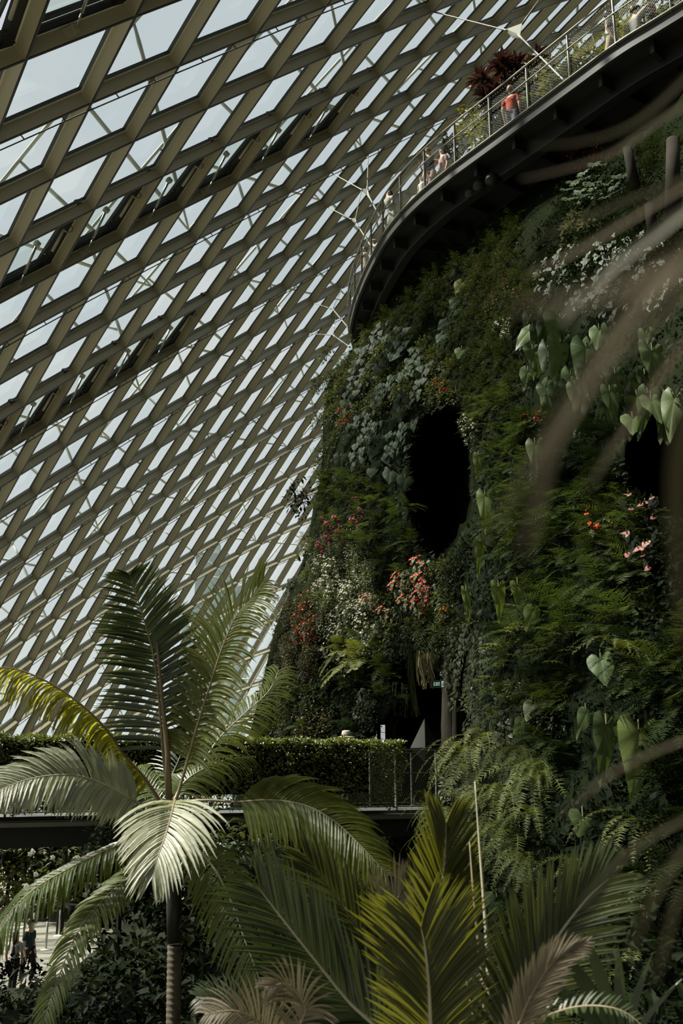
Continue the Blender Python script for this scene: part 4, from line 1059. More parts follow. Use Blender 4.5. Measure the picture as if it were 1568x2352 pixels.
base = at(400, 2700, 10.4)
pr = empty('palm_tree', (ptop.x, ptop.y, 1.6), 'tall feather palm with ringed trunk in front of the footbridge, largest plant at lower left', 'palm')
O = Vector((ptop.x, ptop.y, 1.6))
# trunk
m = MB(); t0 = at(404, 2352, 10.4); t1 = at(401, 2165, 10.4)
zb = 1.4; pts = []; rad = []; z = zb
while z < t1.z:
    f = (z - zb) / (t1.z - zb); x = lerp(t0.x + .02, t1.x, f)
    for dz, q in ((0, .069), (.022, .073), (.028, .066)): pts.append(Vector((x, 10.4, z + dz)) - O); rad.append(q)
    z += .055
m.tube(pts, rad, 18); m.build('trunk', G['trunk_grey'], pr, True)
m = MB(); m.tube([Vector((t1.x, 10.4, t1.z)) - O, at(400, 2080, 10.4) - O, at(398, 2000, 10.4) - O, at(394, 1930, 10.4) - O, at(390, 1850, 10.4) - O], [.072, .076, .07, .06, .035], 16)
m.build('crownshaft', G['crownshaft'], pr, True)
m = MB(); m.tube([p - O for p in pts3([(388, 1838, 10.4), (385, 1730, 10.42), (372, 1600, 10.45), (357, 1440, 10.5), (345, 1316, 10.55)])], [.034, .03, .02, .012, .002], 8); m.build('spear_leaf', G['rachis'], pr, True)
m = MB(); r = random.Random(3)
for k in range(22):
    a = at(425, 2128, 10.3) - O
    m.tube([a - Vector((.05, 0, .02)), a + Vector((r.uniform(-.08, .1), r.uniform(-.1, .1), r.uniform(-.12, .12)))], .004, 3)
m.build('flower_stalk', G['red_dark'], pr)
frond(pr, O, [(386, 1840, 10.4), (372, 1700, 10.5), (362, 1575, 10.55), (349, 1490, 10.5), (331, 1425, 10.4), (306, 1345, 10.3), (298, 1318, 10.2)], cam_up, 66, .66, .044, 'palm_dark', 82, .15, .35, lambda t: interp(t, [(0, .75), (.25, 1), (.6, .85), (.85, .5), (1, .28)]), .018, seed=1, t0=.14, ang1=38)
frond(pr, O, [(404, 1840, 10.35), (434, 1735, 10.3), (459, 1648, 10.2), (490, 1551, 10.1), (510, 1490, 10.0), (541, 1418, 9.9), (577, 1378, 9.8), (606, 1336, 9.7)], Vector((-.55, -.85, .3)), 64, .62, .044, 'palm_backlit', 78, .1, 1.0, lambda t: interp(t, [(0, .5), (.3, .9), (.6, 1), (.85, .8), (1, .35)]), .017, seed=2, t0=.12, ang1=35)
frond(pr, O, [(372, 1848, 10.4), (330, 1785, 10.35), (285, 1735, 10.3), (235, 1665, 10.2), (165, 1602, 10.1), (80, 1552, 10.0), (0, 1533, 9.9), (-80, 1560, 9.8)], Vector((0, -.25, 1)), 62, .54, .044, 'palm_backlit', 66, -.25, 2.6, lambda t: interp(t, [(0, .45), (.3, .8), (.7, 1), (1, .5)]), .019, seed=3, t0=.1, ang1=48)
frond(pr, O, [(372, 1865, 10.3), (310, 1840, 10.1), (250, 1806, 9.9), (180, 1782, 9.7), (110, 1782, 9.5), (50, 1795, 9.35), (0, 1815, 9.2), (-30, 1840, 9.1)], Vector((0, -.9, .55)), 62, .50, .056, 'palm_sunlit', 66, .1, .9, lambda t: interp(t, [(0, .5), (.35, 1), (.7, .75), (1, .35)]), .016, seed=4, rmat='rachis_pale', t0=.14, ang1=40)
frond(pr, O, [(402, 1838, 10.3), (398, 1850, 10.0), (391, 1880, 9.7), (378, 1925, 9.4), (362, 1970, 9.2), (350, 2012, 9.1)], Vector((.1, -.75, .8)), 36, .66, .055, 'palm_sunlit', 60, .1, .9, lambda t: interp(t, [(0, 1.05), (.4, 1), (.75, .7), (1, .35)]), .014, seed=5, t0=.03, ang1=20)
frond(pr, O, [(412, 1842, 10.3), (480, 1838, 10.2), (545, 1842, 10.1), (620, 1838, 10.0), (700, 1850, 9.9), (770, 1888, 9.75), (830, 1945, 9.6), (893, 2012, 9.5)], Vector((0, -.8, .6)), 62, .56, .052, 'palm_backlit', 66, .1, 1.2, lambda t: interp(t, [(0, .5), (.4, 1), (.8, .8), (1, .4)]), .016, seed=6, t0=.3, ang1=42)
frond(pr, O, [(412, 1880, 10.3), (440, 1935, 10.0), (490, 1992, 9.8), (530, 2070, 9.6), (562, 2160, 9.45), (592, 2240, 9.35), (612, 2325, 9.3)], Vector((.3, -.8, .5)), 54, .50, .034, 'palm_green', 70, .1, .8, lambda t: interp(t, [(0, .55), (.35, 1), (.8, .8), (1, .4)]), .015, seed=7, rmat='rachis_pale', t0=.1, ang1=42)
frond(pr, O, [(380, 1900, 10.3), (300, 1932, 10.1), (230, 1960, 9.9), (150, 2000, 9.7), (75, 2045, 9.5), (20, 2100, 9.4), (-20, 2160, 9.3)], Vector((-.1, -.45, .9)), 46, .46, .040, 'palm_green', 55, .0, 2.2, lambda t: interp(t, [(0, .6), (.5, 1), (.8, .85), (1, .5)]), .014, seed=8, t0=.1, ang1=42)
frond(pr, O, [(384, 1945, 10.3), (330, 1985, 10.2), (285, 2025, 10.1), (235, 2070, 9.9), (185, 2130, 9.7), (150, 2205, 9.55), (118, 2290, 9.4), (98, 2360, 9.3)], Vector((-.3, -.7, .6)), 62, .34, .036, 'palm_green', 72, .05, .9, lambda t: interp(t, [(0, .5), (.35, 1), (.8, .8), (1, .5)]), .013, seed=9, t0=.12, ang1=40)
frond(pr, O, [(410, 1835, 10.5), (450, 1780, 10.8), (500, 1700, 11.1), (560, 1640, 11.3), (615, 1590, 11.5), (640, 1540, 11.6)], Vector((-.3, -.8, .5)), 46, .50, .034, 'palm_backlit', 68, .05, 1.4, lambda t: interp(t, [(0, .4), (.5, 1), (1, .5)]), .014, seed=10, rmat='rachis_pale', t0=.15, ang1=40)
frond(pr, O, [(400, 1838, 10.5), (420, 1800, 10.6), (460, 1770, 10.8), (520, 1745, 11.0), (580, 1740, 11.2)], Vector((0, -.7, .7)), 30, .42, .030, 'palm_green', 66, .05, 1.4, None, .014, seed=11, rmat='rachis_pale')
frond(pr, O, [(378, 1850, 10.6), (340, 1800, 10.8), (300, 1770, 11), (240, 1760, 11.2)], Vector((0, -.7, .7)), 28, .40, .030, 'palm_green', 62, .05, 1.2, None, .013, seed=12)
frond(pr, O, [(385, 1845, 10.6), (392, 1790, 10.9), (420, 1720, 11.2), (455, 1600, 11.4)], Vector((0, -1, .2)), 30, .38, .028, 'palm_dark', 70, .05, .6, None, .013, seed=13)

# ---- palms rising from the bottom edge
def rootpalm(x, y, Y, label): 
    p = at(x, y, Y); o = empty('palm_plant', p, label, 'palm'); return o, p
pa, Pa = rootpalm(960, 2620, 6.9, 'dense upright palm at the bottom centre with yellow-green lit fronds')
frond(pa, Pa, [(992, 2500, 6.6), (988, 2352, 6.5), (984, 2260, 6.45), (976, 2180, 6.4), (966, 2128, 6.35)], Vector((0, -1, .15)), 58, .68, .030, 'palm_lime_shaded', 44, .25, .35, lambda t: interp(t, [(0, .7), (.5, 1), (1, .55)]), .020, seed=21, rmat='rachis_pale', ang1=24, t0=.02)
frond(pa, Pa, [(1000, 2500, 7.3), (1004, 2300, 7.2), (1008, 2150, 7.15), (1014, 2050, 7.1), (1022, 1960, 7.1), (1024, 1890, 7.1)], Vector((.2, -1, .1)), 60, .50, .030, 'palm_lime_shaded', 40, .2, .3, lambda t: interp(t, [(0, .5), (.4, 1), (.8, .9), (1, .4)]), .018, seed=22, ang1=20, rmat='rachis_pale')
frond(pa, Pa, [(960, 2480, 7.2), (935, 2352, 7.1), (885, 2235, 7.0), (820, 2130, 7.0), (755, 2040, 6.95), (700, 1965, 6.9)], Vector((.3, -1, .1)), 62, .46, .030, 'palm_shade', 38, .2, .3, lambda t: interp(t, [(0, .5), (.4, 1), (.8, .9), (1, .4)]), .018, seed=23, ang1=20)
frond(pa, Pa, [(960, 2480, 7.6), (925, 2300, 7.6), (900, 2180, 7.6), (905, 2090, 7.6), (935, 2020, 7.6)], Vector((0, -1, .1)), 46, .48, .028, 'palm_dry', 40, .2, .5, None, .016, seed=24, ang1=22)
frond(pa, Pa, [(930, 2500, 6.9), (880, 2380, 6.8), (800, 2300, 6.75), (714, 2194, 6.7), (640, 2100, 6.65), (598, 2045, 6.6)], Vector((.1, -1, .1)), 62, .62, .030, 'palm_dark', 42, .2, .3, lambda t: interp(t, [(0, .6), (.4, 1), (.8, .8), (1, .35)]), .018, seed=25, ang1=24, rmat='rachis_pale')
frond(pa, Pa, [(985, 2480, 7.9), (975, 2300, 8.0), (960, 2150, 8.1), (975, 2040, 8.1), (985, 1950, 8.1)], Vector((0, -1, .1)), 44, .46, .026, 'palm_dark', 32, .2, .2, None, .014, seed=26, ang1=18)
pb, Pb = rootpalm(1150, 2640, 6.7, 'right-leaning palm with tall striped fronds at the bottom right')
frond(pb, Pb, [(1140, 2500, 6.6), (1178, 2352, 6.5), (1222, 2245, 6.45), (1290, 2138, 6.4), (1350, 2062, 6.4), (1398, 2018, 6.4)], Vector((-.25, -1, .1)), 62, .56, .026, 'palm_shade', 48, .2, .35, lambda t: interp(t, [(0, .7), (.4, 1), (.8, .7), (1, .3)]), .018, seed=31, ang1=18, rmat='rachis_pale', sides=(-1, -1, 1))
frond(pb, Pb, [(1150, 2500, 6.3), (1192, 2352, 6.2), (1228, 2272, 6.15), (1275, 2205, 6.1), (1345, 2163, 6.1)], Vector((-.2, -1, .2)), 44, .24, .022, 'palm_dry', 34, .2, .5, None, .014, seed=32, ang1=16)
frond(pb, Pb, [(1120, 2500, 7.4), (1090, 2352, 7.4), (1070, 2240, 7.5), (1080, 2150, 7.6)], Vector((.1, -1, .1)), 40, .42, .026, 'palm_dark', 60, .2, .9, None, .014, seed=33, ang1=40)
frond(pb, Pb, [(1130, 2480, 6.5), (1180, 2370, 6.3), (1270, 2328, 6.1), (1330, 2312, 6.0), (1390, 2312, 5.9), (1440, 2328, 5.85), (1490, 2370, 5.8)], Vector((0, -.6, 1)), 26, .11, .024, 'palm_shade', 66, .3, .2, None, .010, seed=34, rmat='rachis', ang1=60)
pc, Pc = rootpalm(620, 2600, 6.6, 'dry brownish palm tuft cut by the bottom edge left of centre')
frond(pc, Pc, [(640, 2500, 6.6), (690, 2352, 6.5), (700, 2310, 6.45), (660, 2262, 6.4), (610, 2268, 6.35)], Vector((-.1, -.9, .3)), 40, .26, .016, 'palm_dry', 48, .1, .9, None, .012, seed=41, ang1=30)
frond(pc, Pc, [(640, 2520, 6.7), (640, 2420, 6.6), (600, 2352, 6.5), (540, 2322, 6.4), (470, 2330, 6.35)], Vector((-.1, -.8, .5)), 40, .28, .018, 'palm_dry', 56, .1, .9, None, .012, seed=42, ang1=36)
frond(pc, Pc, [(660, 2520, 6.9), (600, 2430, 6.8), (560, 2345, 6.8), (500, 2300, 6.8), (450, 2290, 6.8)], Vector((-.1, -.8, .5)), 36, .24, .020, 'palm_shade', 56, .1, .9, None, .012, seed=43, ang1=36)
pd_, Pd = rootpalm(1500, 2620, 6.0, 'very dark fan of palm leaves at the bottom right corner')
for k, (x1, y1) in enumerate([(1270, 2160), (1340, 2140), (1420, 2170), (1500, 2190), (1568, 2250), (1250, 2250)]):
    m = MB(); q = [p - Pd for p in pts3([(1440, 2420, 6.2), (lerp(1440, x1, .5), lerp(2420, y1, .55), 6.2), (x1, y1, 6.2)])]
    pth = catmull(q, 10); rows = []
    for i, p in enumerate(pth):
        t = i / 10; w_ = .05 * math.sin(PI * (.1 + .88 * t)); rows.append((p - Vector((w_, 0, 0)), p + Vector((0, .01, 0)), p + Vector((w_ * .4, .02, w_))))
    m.quadstrip(rows); m.build('leaf', G['palm_dark'], pd_)
# thin stalks
for pl, rd, mt, lab in [([(1090, 1795, 6.9), (1100, 1930, 6.8), (1110, 2060, 6.75), (1120, 2200, 6.7), (1124, 2352, 6.7), (1126, 2560, 6.7)], .016, 'rachis_pale', 'tall pale green stalk standing in front of the sword ferns'),
                    ([(1078, 1935, 6.9), (1086, 2040, 6.8), (1098, 2160, 6.8), (1112, 2300, 6.7), (1120, 2560, 6.7)], .014, 'rachis', 'shorter brown stalk just left of the tall pale stalk')]:
    q = catmull(pts3(pl), 20); m = MB(); m.tube([p - q[-1] for p in q], [lerp(.003, rd, min(1, k / 14)) for k in range(21)], 8)
    o = m.build('palm_stalk', G[mt], None, True); o.location = q[-1]; tag(o, lab, 'stalk')

# ---- out-of-focus leaves close to the eye, hanging in from the right
def nearfrond(name, lab, strips):
    org = at(1800, 600, .95); t = empty(name, org, lab, 'palm frond')
    for k, (ctl, w0, mt) in enumerate(strips):
        pth = catmull([p - org for p in pts3(ctl)], 16); m = MB(); rows = []; w0 *= .62
        for i, p in enumerate(pth):
            d = (pth[min(i + 1, 16)] - pth[max(0, i - 1)]).normalized(); s = d.cross(Vector((0, -1, .3))).normalized(); n = s.cross(d)
            ww = w0 * max(.12, math.sin(PI * min(1, .08 + .62 * (i / 16)))) / 2
            rows.append((p - s * ww + n * ww * .35, p, p + s * ww + n * ww * .35))
        m.quadstrip(rows); m.build('leaflet', G[mt], t, True)
    return t
nearfrond('palm_frond', 'out-of-focus tan palm leaflets reaching in from the right at mid height', [
    ([(1200, 636, .95), (1300, 590, .95), (1420, 520, .94), (1568, 430, .93), (1760, 330, .92)], .011, 'blur_tan'),
    ([(1290, 745, .85), (1330, 690, .85), (1400, 620, .84), (1500, 545, .84), (1600, 470, .84), (1760, 400, .84)], .014, 'blur_pale'),
    ([(1230, 550, 1.0), (1330, 508, 1.0), (1450, 455, 1.0), (1600, 400, 1.0), (1760, 360, 1)], .011, 'blur_olive'),
    ([(1195, 412, 1.0), (1290, 390, 1.0), (1400, 355, 1.0), (1480, 300, 1.0), (1600, 220, 1.0)], .009, 'blur_tan'),
    ([(1215, 336, .95), (1320, 328, .95), (1420, 300, .95), (1510, 240, .95), (1640, 110, .95)], .009, 'blur_olive'),
    ([(1180, 705, .42), (1300, 690, .42), (1420, 660, .42), (1560, 600, .42), (1760, 520, .42)], .016, 'blur_tan'),
    ([(1340, 880, .6), (1400, 780, .6), (1460, 690, .6), (1540, 600, .6), (1700, 480, .6)], .016, 'blur_tan'),
    ([(1380, 850, .8), (1450, 800, .8), (1520, 720, .8), (1600, 640, .8), (1760, 560, .8)], .012, 'blur_olive'),
    ([(1440, 720, .9), (1500, 660, .9), (1560, 580, .9), (1640, 480, .9)], .016, 'blur_tan')])
nearfrond('palm_frond', 'broad blurred tan leaf crossing diagonally down beside the giant heart leaves', [
    ([(1205, 1275, .55), (1235, 1150, .55), (1262, 1020, .55), (1330, 900, .55), (1420, 760, .55), (1560, 600, .55), (1700, 480, .55)], .016, 'blur_tan'),
    ([(1120, 1240, .62), (1180, 1130, .62), (1240, 1020, .62), (1320, 920, .62), (1400, 800, .62), (1480, 700, .62), (1640, 560, .62)], .010, 'blur_olive')])
nearfrond('palm_frond', 'blurred tan leaf falling straight down along the right edge', [
    ([(1575, 1500, .6), (1558, 1300, .6), (1552, 1150, .6), (1565, 1000, .6), (1610, 850, .6), (1720, 700, .6)], .018, 'blur_olive'),
    ([(1350, 1120, .9), (1400, 1040, .9), (1470, 930, .9), (1560, 800, .9), (1700, 640, .9)], .009, 'blur_tan')])
nearfrond('palm_frond', 'blurred thin brown leaflets entering low from the right edge', [
    ([(1290, 1880, 1.1), (1370, 1800, 1.1), (1470, 1740, 1.1), (1600, 1690, 1.1), (1760, 1650, 1.1)], .005, 'blur_tan'),
    ([(1330, 2080, 1.1), (1400, 2000, 1.1), (1480, 1930, 1.1), (1600, 1870, 1.1), (1760, 1820, 1.1)], .008, 'blur_olive'),
    ([(1440, 2200, .9), (1480, 2100, .9), (1530, 2010, .9), (1600, 1930, .9), (1760, 1860, .9)], .008, 'blur_olive'),
    ([(1500, 2260, .9), (1530, 2160, .9), (1560, 2060, .9), (1640, 1980, .9)], .008, 'blur_olive')])

# ============================================================= GARDEN BELOW, LOWER LEFT
def tree(px, py, Y, h, w, mat, n, size, label, seed, name='garden_shrub', cat='shrub', trunk=False):
    p = at(px, py, Y); r = random.Random(seed); z0 = .02 if trunk else .02
    def fn(rr):
        while 1:
            a = Vector((rr.uniform(-1, 1), rr.uniform(-1, 1), rr.uniform(-1, 1)))
            if .35 < a.length < 1: break
        k = 1 + .3 * noise.noise(a * 2 + Vector((seed, 0, 0)))
        return Vector((a.x * w * k, a.y * w * k * .8, h * .55 + a.z * h * .45 * k)), a.normalized()
    o = leafmass(fn, n, size, seed).build(name, mat); o.location = (p.x, p.y, 0); tag(o, label, cat)
    m = MB(); m.tube([(0, 0, 0), (.1, 0, h * .35), (0, .1, h * .7)], [.09, .07, .03], 7); m.build('trunk', G['bark'], o, True)
    return o
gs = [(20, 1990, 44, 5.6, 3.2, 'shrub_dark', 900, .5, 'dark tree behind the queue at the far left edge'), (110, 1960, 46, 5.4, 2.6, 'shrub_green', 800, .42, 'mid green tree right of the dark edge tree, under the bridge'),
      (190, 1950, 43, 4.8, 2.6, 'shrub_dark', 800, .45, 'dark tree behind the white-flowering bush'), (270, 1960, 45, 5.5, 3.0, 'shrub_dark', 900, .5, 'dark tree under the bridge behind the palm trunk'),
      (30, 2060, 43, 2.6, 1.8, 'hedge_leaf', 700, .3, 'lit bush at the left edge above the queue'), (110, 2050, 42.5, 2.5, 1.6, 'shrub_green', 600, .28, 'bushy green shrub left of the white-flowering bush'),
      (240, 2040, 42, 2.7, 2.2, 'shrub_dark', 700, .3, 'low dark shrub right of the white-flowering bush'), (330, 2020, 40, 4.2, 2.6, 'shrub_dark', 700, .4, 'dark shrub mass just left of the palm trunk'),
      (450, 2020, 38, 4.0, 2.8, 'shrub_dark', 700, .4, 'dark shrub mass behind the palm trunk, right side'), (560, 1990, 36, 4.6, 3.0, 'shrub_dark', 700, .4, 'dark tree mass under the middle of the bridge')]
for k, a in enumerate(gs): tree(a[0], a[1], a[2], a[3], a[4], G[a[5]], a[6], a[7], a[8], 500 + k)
w_ = tree(165, 2050, 41, 2.7, 1.5, G['shrub_green'], 500, .28, 'white-flowering bush behind the queue barriers', 520)
r = random.Random(77)
for k in range(34):
    a = Vector((r.uniform(-1.5, 1.5), -1.1 * r.uniform(.7, 1.1), r.uniform(1.1, 2.7))); m = MB()
    for q in range(5):
        t = 2 * PI * q / 5; blade(m, a, (math.cos(t), -.7, math.sin(t)), (0, -1, .2), .13, .1, 2, .1, .1, prof=lambda t: (.3, 1, .3)[int(t * 2)])
    m.build('flower', G['petal_white'], w_)
# tree fern
tf = MB(); r = random.Random(12); path0 = Vector((0, 0, 2.9))
for k in range(11):
    a = 2 * PI * k / 11; d = Vector((math.cos(a), math.sin(a), .45)); p = path0.copy(); tpath = [p.copy()]
    for q in range(8): p = p + d.normalized() * .26; tpath.append(p.copy()); d = d + Vector((0, 0, -.16))
    pinnate(tf, tpath, (0, 0, 1), 15, lambda t: .5 * math.sin(PI * min(1, t * .8 + .2)), 68, 0, .5, .10, 1, .1, rng=r)
p = at(150, 1950, 38); o = tf.build('tree_fern', G['hedge_leaf']); o.location = (p.x, p.y, .2); tag(o, 'pale green tree fern spreading under the bridge above the white flowers', 'tree fern')
m = MB(); m.tube([(0, 0, -.2), (0, 0, 2.9)], [.14, .1], 9); m.build('trunk', G['bark'], o, True)
# dark leaves low in front of the queue and left bottom
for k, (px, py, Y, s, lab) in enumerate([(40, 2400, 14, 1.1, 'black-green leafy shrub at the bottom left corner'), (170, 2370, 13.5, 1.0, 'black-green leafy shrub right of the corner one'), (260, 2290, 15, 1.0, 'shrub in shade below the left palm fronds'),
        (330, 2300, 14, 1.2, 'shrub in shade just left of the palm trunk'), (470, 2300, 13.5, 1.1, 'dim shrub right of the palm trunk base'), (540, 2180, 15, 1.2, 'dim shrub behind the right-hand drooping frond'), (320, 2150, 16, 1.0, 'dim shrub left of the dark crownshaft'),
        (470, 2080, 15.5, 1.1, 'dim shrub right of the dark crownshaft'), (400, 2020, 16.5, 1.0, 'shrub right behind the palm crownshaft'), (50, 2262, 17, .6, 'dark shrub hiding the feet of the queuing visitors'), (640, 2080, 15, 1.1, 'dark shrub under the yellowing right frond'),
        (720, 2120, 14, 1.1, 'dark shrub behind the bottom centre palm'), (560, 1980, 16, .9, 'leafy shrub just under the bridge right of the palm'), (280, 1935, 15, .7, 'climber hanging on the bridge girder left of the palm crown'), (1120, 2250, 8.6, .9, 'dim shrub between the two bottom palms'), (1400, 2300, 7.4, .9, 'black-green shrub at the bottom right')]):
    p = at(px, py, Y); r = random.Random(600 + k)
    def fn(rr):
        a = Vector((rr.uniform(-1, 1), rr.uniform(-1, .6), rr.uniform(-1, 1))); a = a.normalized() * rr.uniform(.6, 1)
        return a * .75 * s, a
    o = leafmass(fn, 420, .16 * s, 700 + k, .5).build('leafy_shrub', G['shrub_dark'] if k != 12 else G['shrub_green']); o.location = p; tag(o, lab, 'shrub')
    m = MB(); m.tube([(0, .1, -.5), (0, .1, -max(.6, p.z - .4))], .04, 5); m.build('stem', G['bark'], o)
# queue barriers
qposts = [(54, 2185, 0), (75, 2106, 0), (88, 2097, 1), (141, 2105, 1), (60, 2160, 0), (105, 2180, 0), (135, 2150, 0), (92, 2098, 1)]
def gpt(x, y):
    d = ray(x, y); return Vector((d.x, d.y, d.z)) * (CZ / -d.z) + Vector((0, 0, CZ))
PO = [((90, 2100), 'far post holding the left end of the red tape'), ((141, 2106), 'far post holding the right end of the red tape'), ((56, 2130), 'post in the second row at the far left'), ((75, 2158), 'post in the second row left of the visitors'),
      ((135, 2150), 'post in the second row near the drooping frond'), ((105, 2182), 'post in the front row right of the man in the dark shirt'), ((60, 2190), 'post behind the man in the dark shirt'), ((10, 2150), 'post at the very left edge')]
gp = []
for (x, y), lab in PO:
    g = gpt(x, y); gp.append(g); t = empty('queue_post', g, 'metal queue barrier ' + lab, 'queue post', None)
    m = MB(); m.tube([(0, 0, .03), (0, 0, .98)], .035, 10); m.build('pole', M['galv'], t, True)
    m = MB(); m.tube([(0, 0, 0), (0, 0, .02), (0, 0, .05)], [.19, .18, .05], 16); m.build('base', M['ledge'], t, True)
    m = MB(); m.tube([(0, 0, .88), (0, 0, 1.0)], .045, 10); m.build('belt_head', M['black'], t, True)
red = plain('red_belt', (.55, .015, .02), .6)
def belt(a, b, mat, lab):
    a = a + Vector((0, 0, .93)); b = b + Vector((0, 0, .93)); c = (a + b) / 2
    m = MB(); m.bar(a - c, b - c, .012, .07); o = m.build('barrier_belt', mat); o.location = c; tag(o, lab, 'belt')
belt(gp[0], gp[1], red, 'red retractable belt between the two far queue posts')
far = gp[7] + Vector((-3, 0, 0))
belt(gp[2], gp[4] + Vector((2, 0, 0)), M['black'], 'black belt, farthest of the black ones'); belt(gp[7], gp[3], M['black'], 'black belt leading to the second-row post'); belt(gp[3], gp[4], M['black'], 'black belt between the two second-row posts')
belt(far, gp[6], M['black'], 'black belt behind the woman with long hair'); belt(gp[6], gp[5], M['black'], 'black belt right of the man in the dark shirt')
# ============================================================= PEOPLE
SK = plain('skin', (.42, .25, .17), .55, 0, (.38, .22, .15), 20); SKL = plain('light_skin', (.55, .36, .27), .55, 0, (.5, .32, .24), 20)
def cloth(n, c): return plain(n, c, .85, 0, tuple(x * .8 for x in c), 14, .2, .1)
HB = plain('dark_hair', (.012, .010, .009), .45, 0, (.02, .017, .014), 60); HBR = plain('fair_hair', (.30, .22, .13), .5, 0, (.22, .15, .09), 60)
def skinmesh(name, verts, edges, mat, parent, levels=1):
    me = bpy.data.meshes.new(name); me.from_pydata([v[0] for v in verts], edges, [])
    o = bpy.data.objects.new(name, me); COL.objects.link(o)
    sm = o.modifiers.new('s', 'SKIN'); sm.use_smooth_shade = True
    for i, v in enumerate(verts):
        r_ = v[1]; r_ = r_ if isinstance(r_, tuple) else (r_, r_)
        d = me.skin_vertices[0].data[i]; d.radius = r_; d.use_root = (i == 0)
    o.modifiers.new('d', 'SUBSURF').levels = levels; o.modifiers['d'].render_levels = levels
    bpy.context.view_layer.update()
    nm = bpy.data.meshes.new_from_object(o.evaluated_get(bpy.context.evaluated_depsgraph_get()))
    o.modifiers.clear(); o.data = nm; nm.materials.clear(); nm.materials.append(mat)
    nm.polygons.foreach_set('use_smooth', [True] * len(nm.polygons))
    o.parent = parent; return o
def person(loc, yaw, label, top, bottom, hair=HB, skin=SK, h=1.7, lean=0., turn=0., nod=0., armL=None, armR=None, dress=False, stride=.12, hairlong=False, bald=False, hat=None, camera=False, group=None, sleeve=True):
    """faces local -Y; arms: (elbow, hand) in metres relative to the shoulder"""
    root = empty('person', loc, label, 'person', group, yaw); s = h / 1.7
    V = []; E = []
    def v(x, y, z, r, p=None):
        V.append(((x * s, y * s, z * s), (r[0] * s, r[1] * s) if isinstance(r, tuple) else r * s)); i = len(V) - 1
        if p is not None: E.append((p, i))
        return i
    ly = lambda z: -math.sin(lean) * max(0, z - .93); lz = lambda z: .93 + math.cos(lean) * (z - .93) if z > .93 else z
    P = v(0, 0, .95, (.135, .10)); W = v(0, ly(1.08), lz(1.08), (.115, .085), P); Ch = v(0, ly(1.30), lz(1.30), (.135, .095), W)
    Nk = v(0, ly(1.45) - .005, lz(1.45), .052, Ch)
    hc, hsn = math.cos(nod), math.sin(nod); hx = math.sin(turn)
    nb = Vector((0, ly(1.45), lz(1.45)))
    def hd(x, y, z):  # head frame
        y2, z2 = y * hc - z * hsn * -1 * -1, z * hc + y * hsn
        y2 = y * hc - z * hsn; x3 = x * math.cos(turn) - y2 * math.sin(turn); y3 = x * math.sin(turn) + y2 * math.cos(turn)
        return nb.x + x3, nb.y + y3, nb.z + z2
    J = v(*hd(0, -.02, .09), (.058, .068), Nk); Hm = v(*hd(0, -.012, .155), (.074, .092), J); Ht = v(*hd(0, -.005, .215), (.062, .075), Hm)
    v(*hd(0, -.105, .135), .013, Hm); v(*hd(.078, 0, .13), .014, Hm); v(*hd(-.078, 0, .13), .014, Hm)       # nose, ears
    arms = {}
    for sd, arm in ((1, armL), (-1, armR)):
        sh = v(sd * .175, ly(1.38), lz(1.38), .052, Ch)
        e_, h_ = arm or ((sd * .05, .02, -.29), (sd * .04, -.06, -.54))
        sp_ = Vector((sd * .175, ly(1.38), lz(1.38))); ev = sp_ + Vector(e_); hv = sp_ + Vector(h_)
        E1 = v(*ev, .038, sh); Wr = v(*hv, .025, E1); d = (hv - ev).normalized(); pm = hv + d * .055; PM = v(*pm, (.034, .018), Wr)
        side = d.cross(Vector((0, 1, 0))); side = side.normalized() if side.length > .1 else Vector((1, 0, 0))
        for q, (o_, l_) in enumerate(((-.03, .06), (-.011, .072), (.009, .066), (.028, .05))):
            a = pm + side * o_ + d * .035; f1 = v(*(a + d * l_ * .5), .0085, PM); v(*(a + d * l_ * .85 + Vector((0, -.022, -.008))), .007, f1)
        t1 = v(*(hv + d * .02 - side * .042), .010, PM); v(*(hv + d * .055 - side * .055), .008, t1)
        arms[sd] = (sp_, ev, hv)
    legs = {}
    for sd in (1, -1):
        hp = v(sd * .09, 0, .90, .085, P); k = v(sd * .095, -stride * sd - .02, .50, .056, hp); a = v(sd * .095, -stride * sd * .6 + .03, .09, .038, k)
        t = v(sd * .10, -stride * sd * .6 - .12, .035, (.042, .028), a)
        legs[sd] = [(sd * .09, 0, .90), (sd * .095, -stride * sd - .02, .50), (sd * .095, -stride * sd * .6 + .03, .09), (sd * .10, -stride * sd * .6 - .12, .035)]
    body = skinmesh('body', V, E, skin, root, 1)
    sv = lambda p, r: (tuple(c * s for c in p), r * s if not isinstance(r, tuple) else (r[0] * s, r[1] * s))
    # top
    tv = [sv((0, ly(1.26), lz(1.26)), (.155, .115)), sv((0, 0, .84), (.150, .118)), sv((0, ly(1.41), lz(1.41)), (.085, .075))]; te = [(0, 1), (0, 2)]
    for sd in (1, -1):
        sp_, ev, hv = arms[sd]; b = len(tv)
        tv.append(sv(sp_, .068)); te.append((0, b)); tv.append(sv(sp_.lerp(ev, .8 if sleeve else .35), .056)); te.append((b, b + 1))
    skinmesh('shirt' if not dress else 'dress_top', tv, te, top, root, 1)
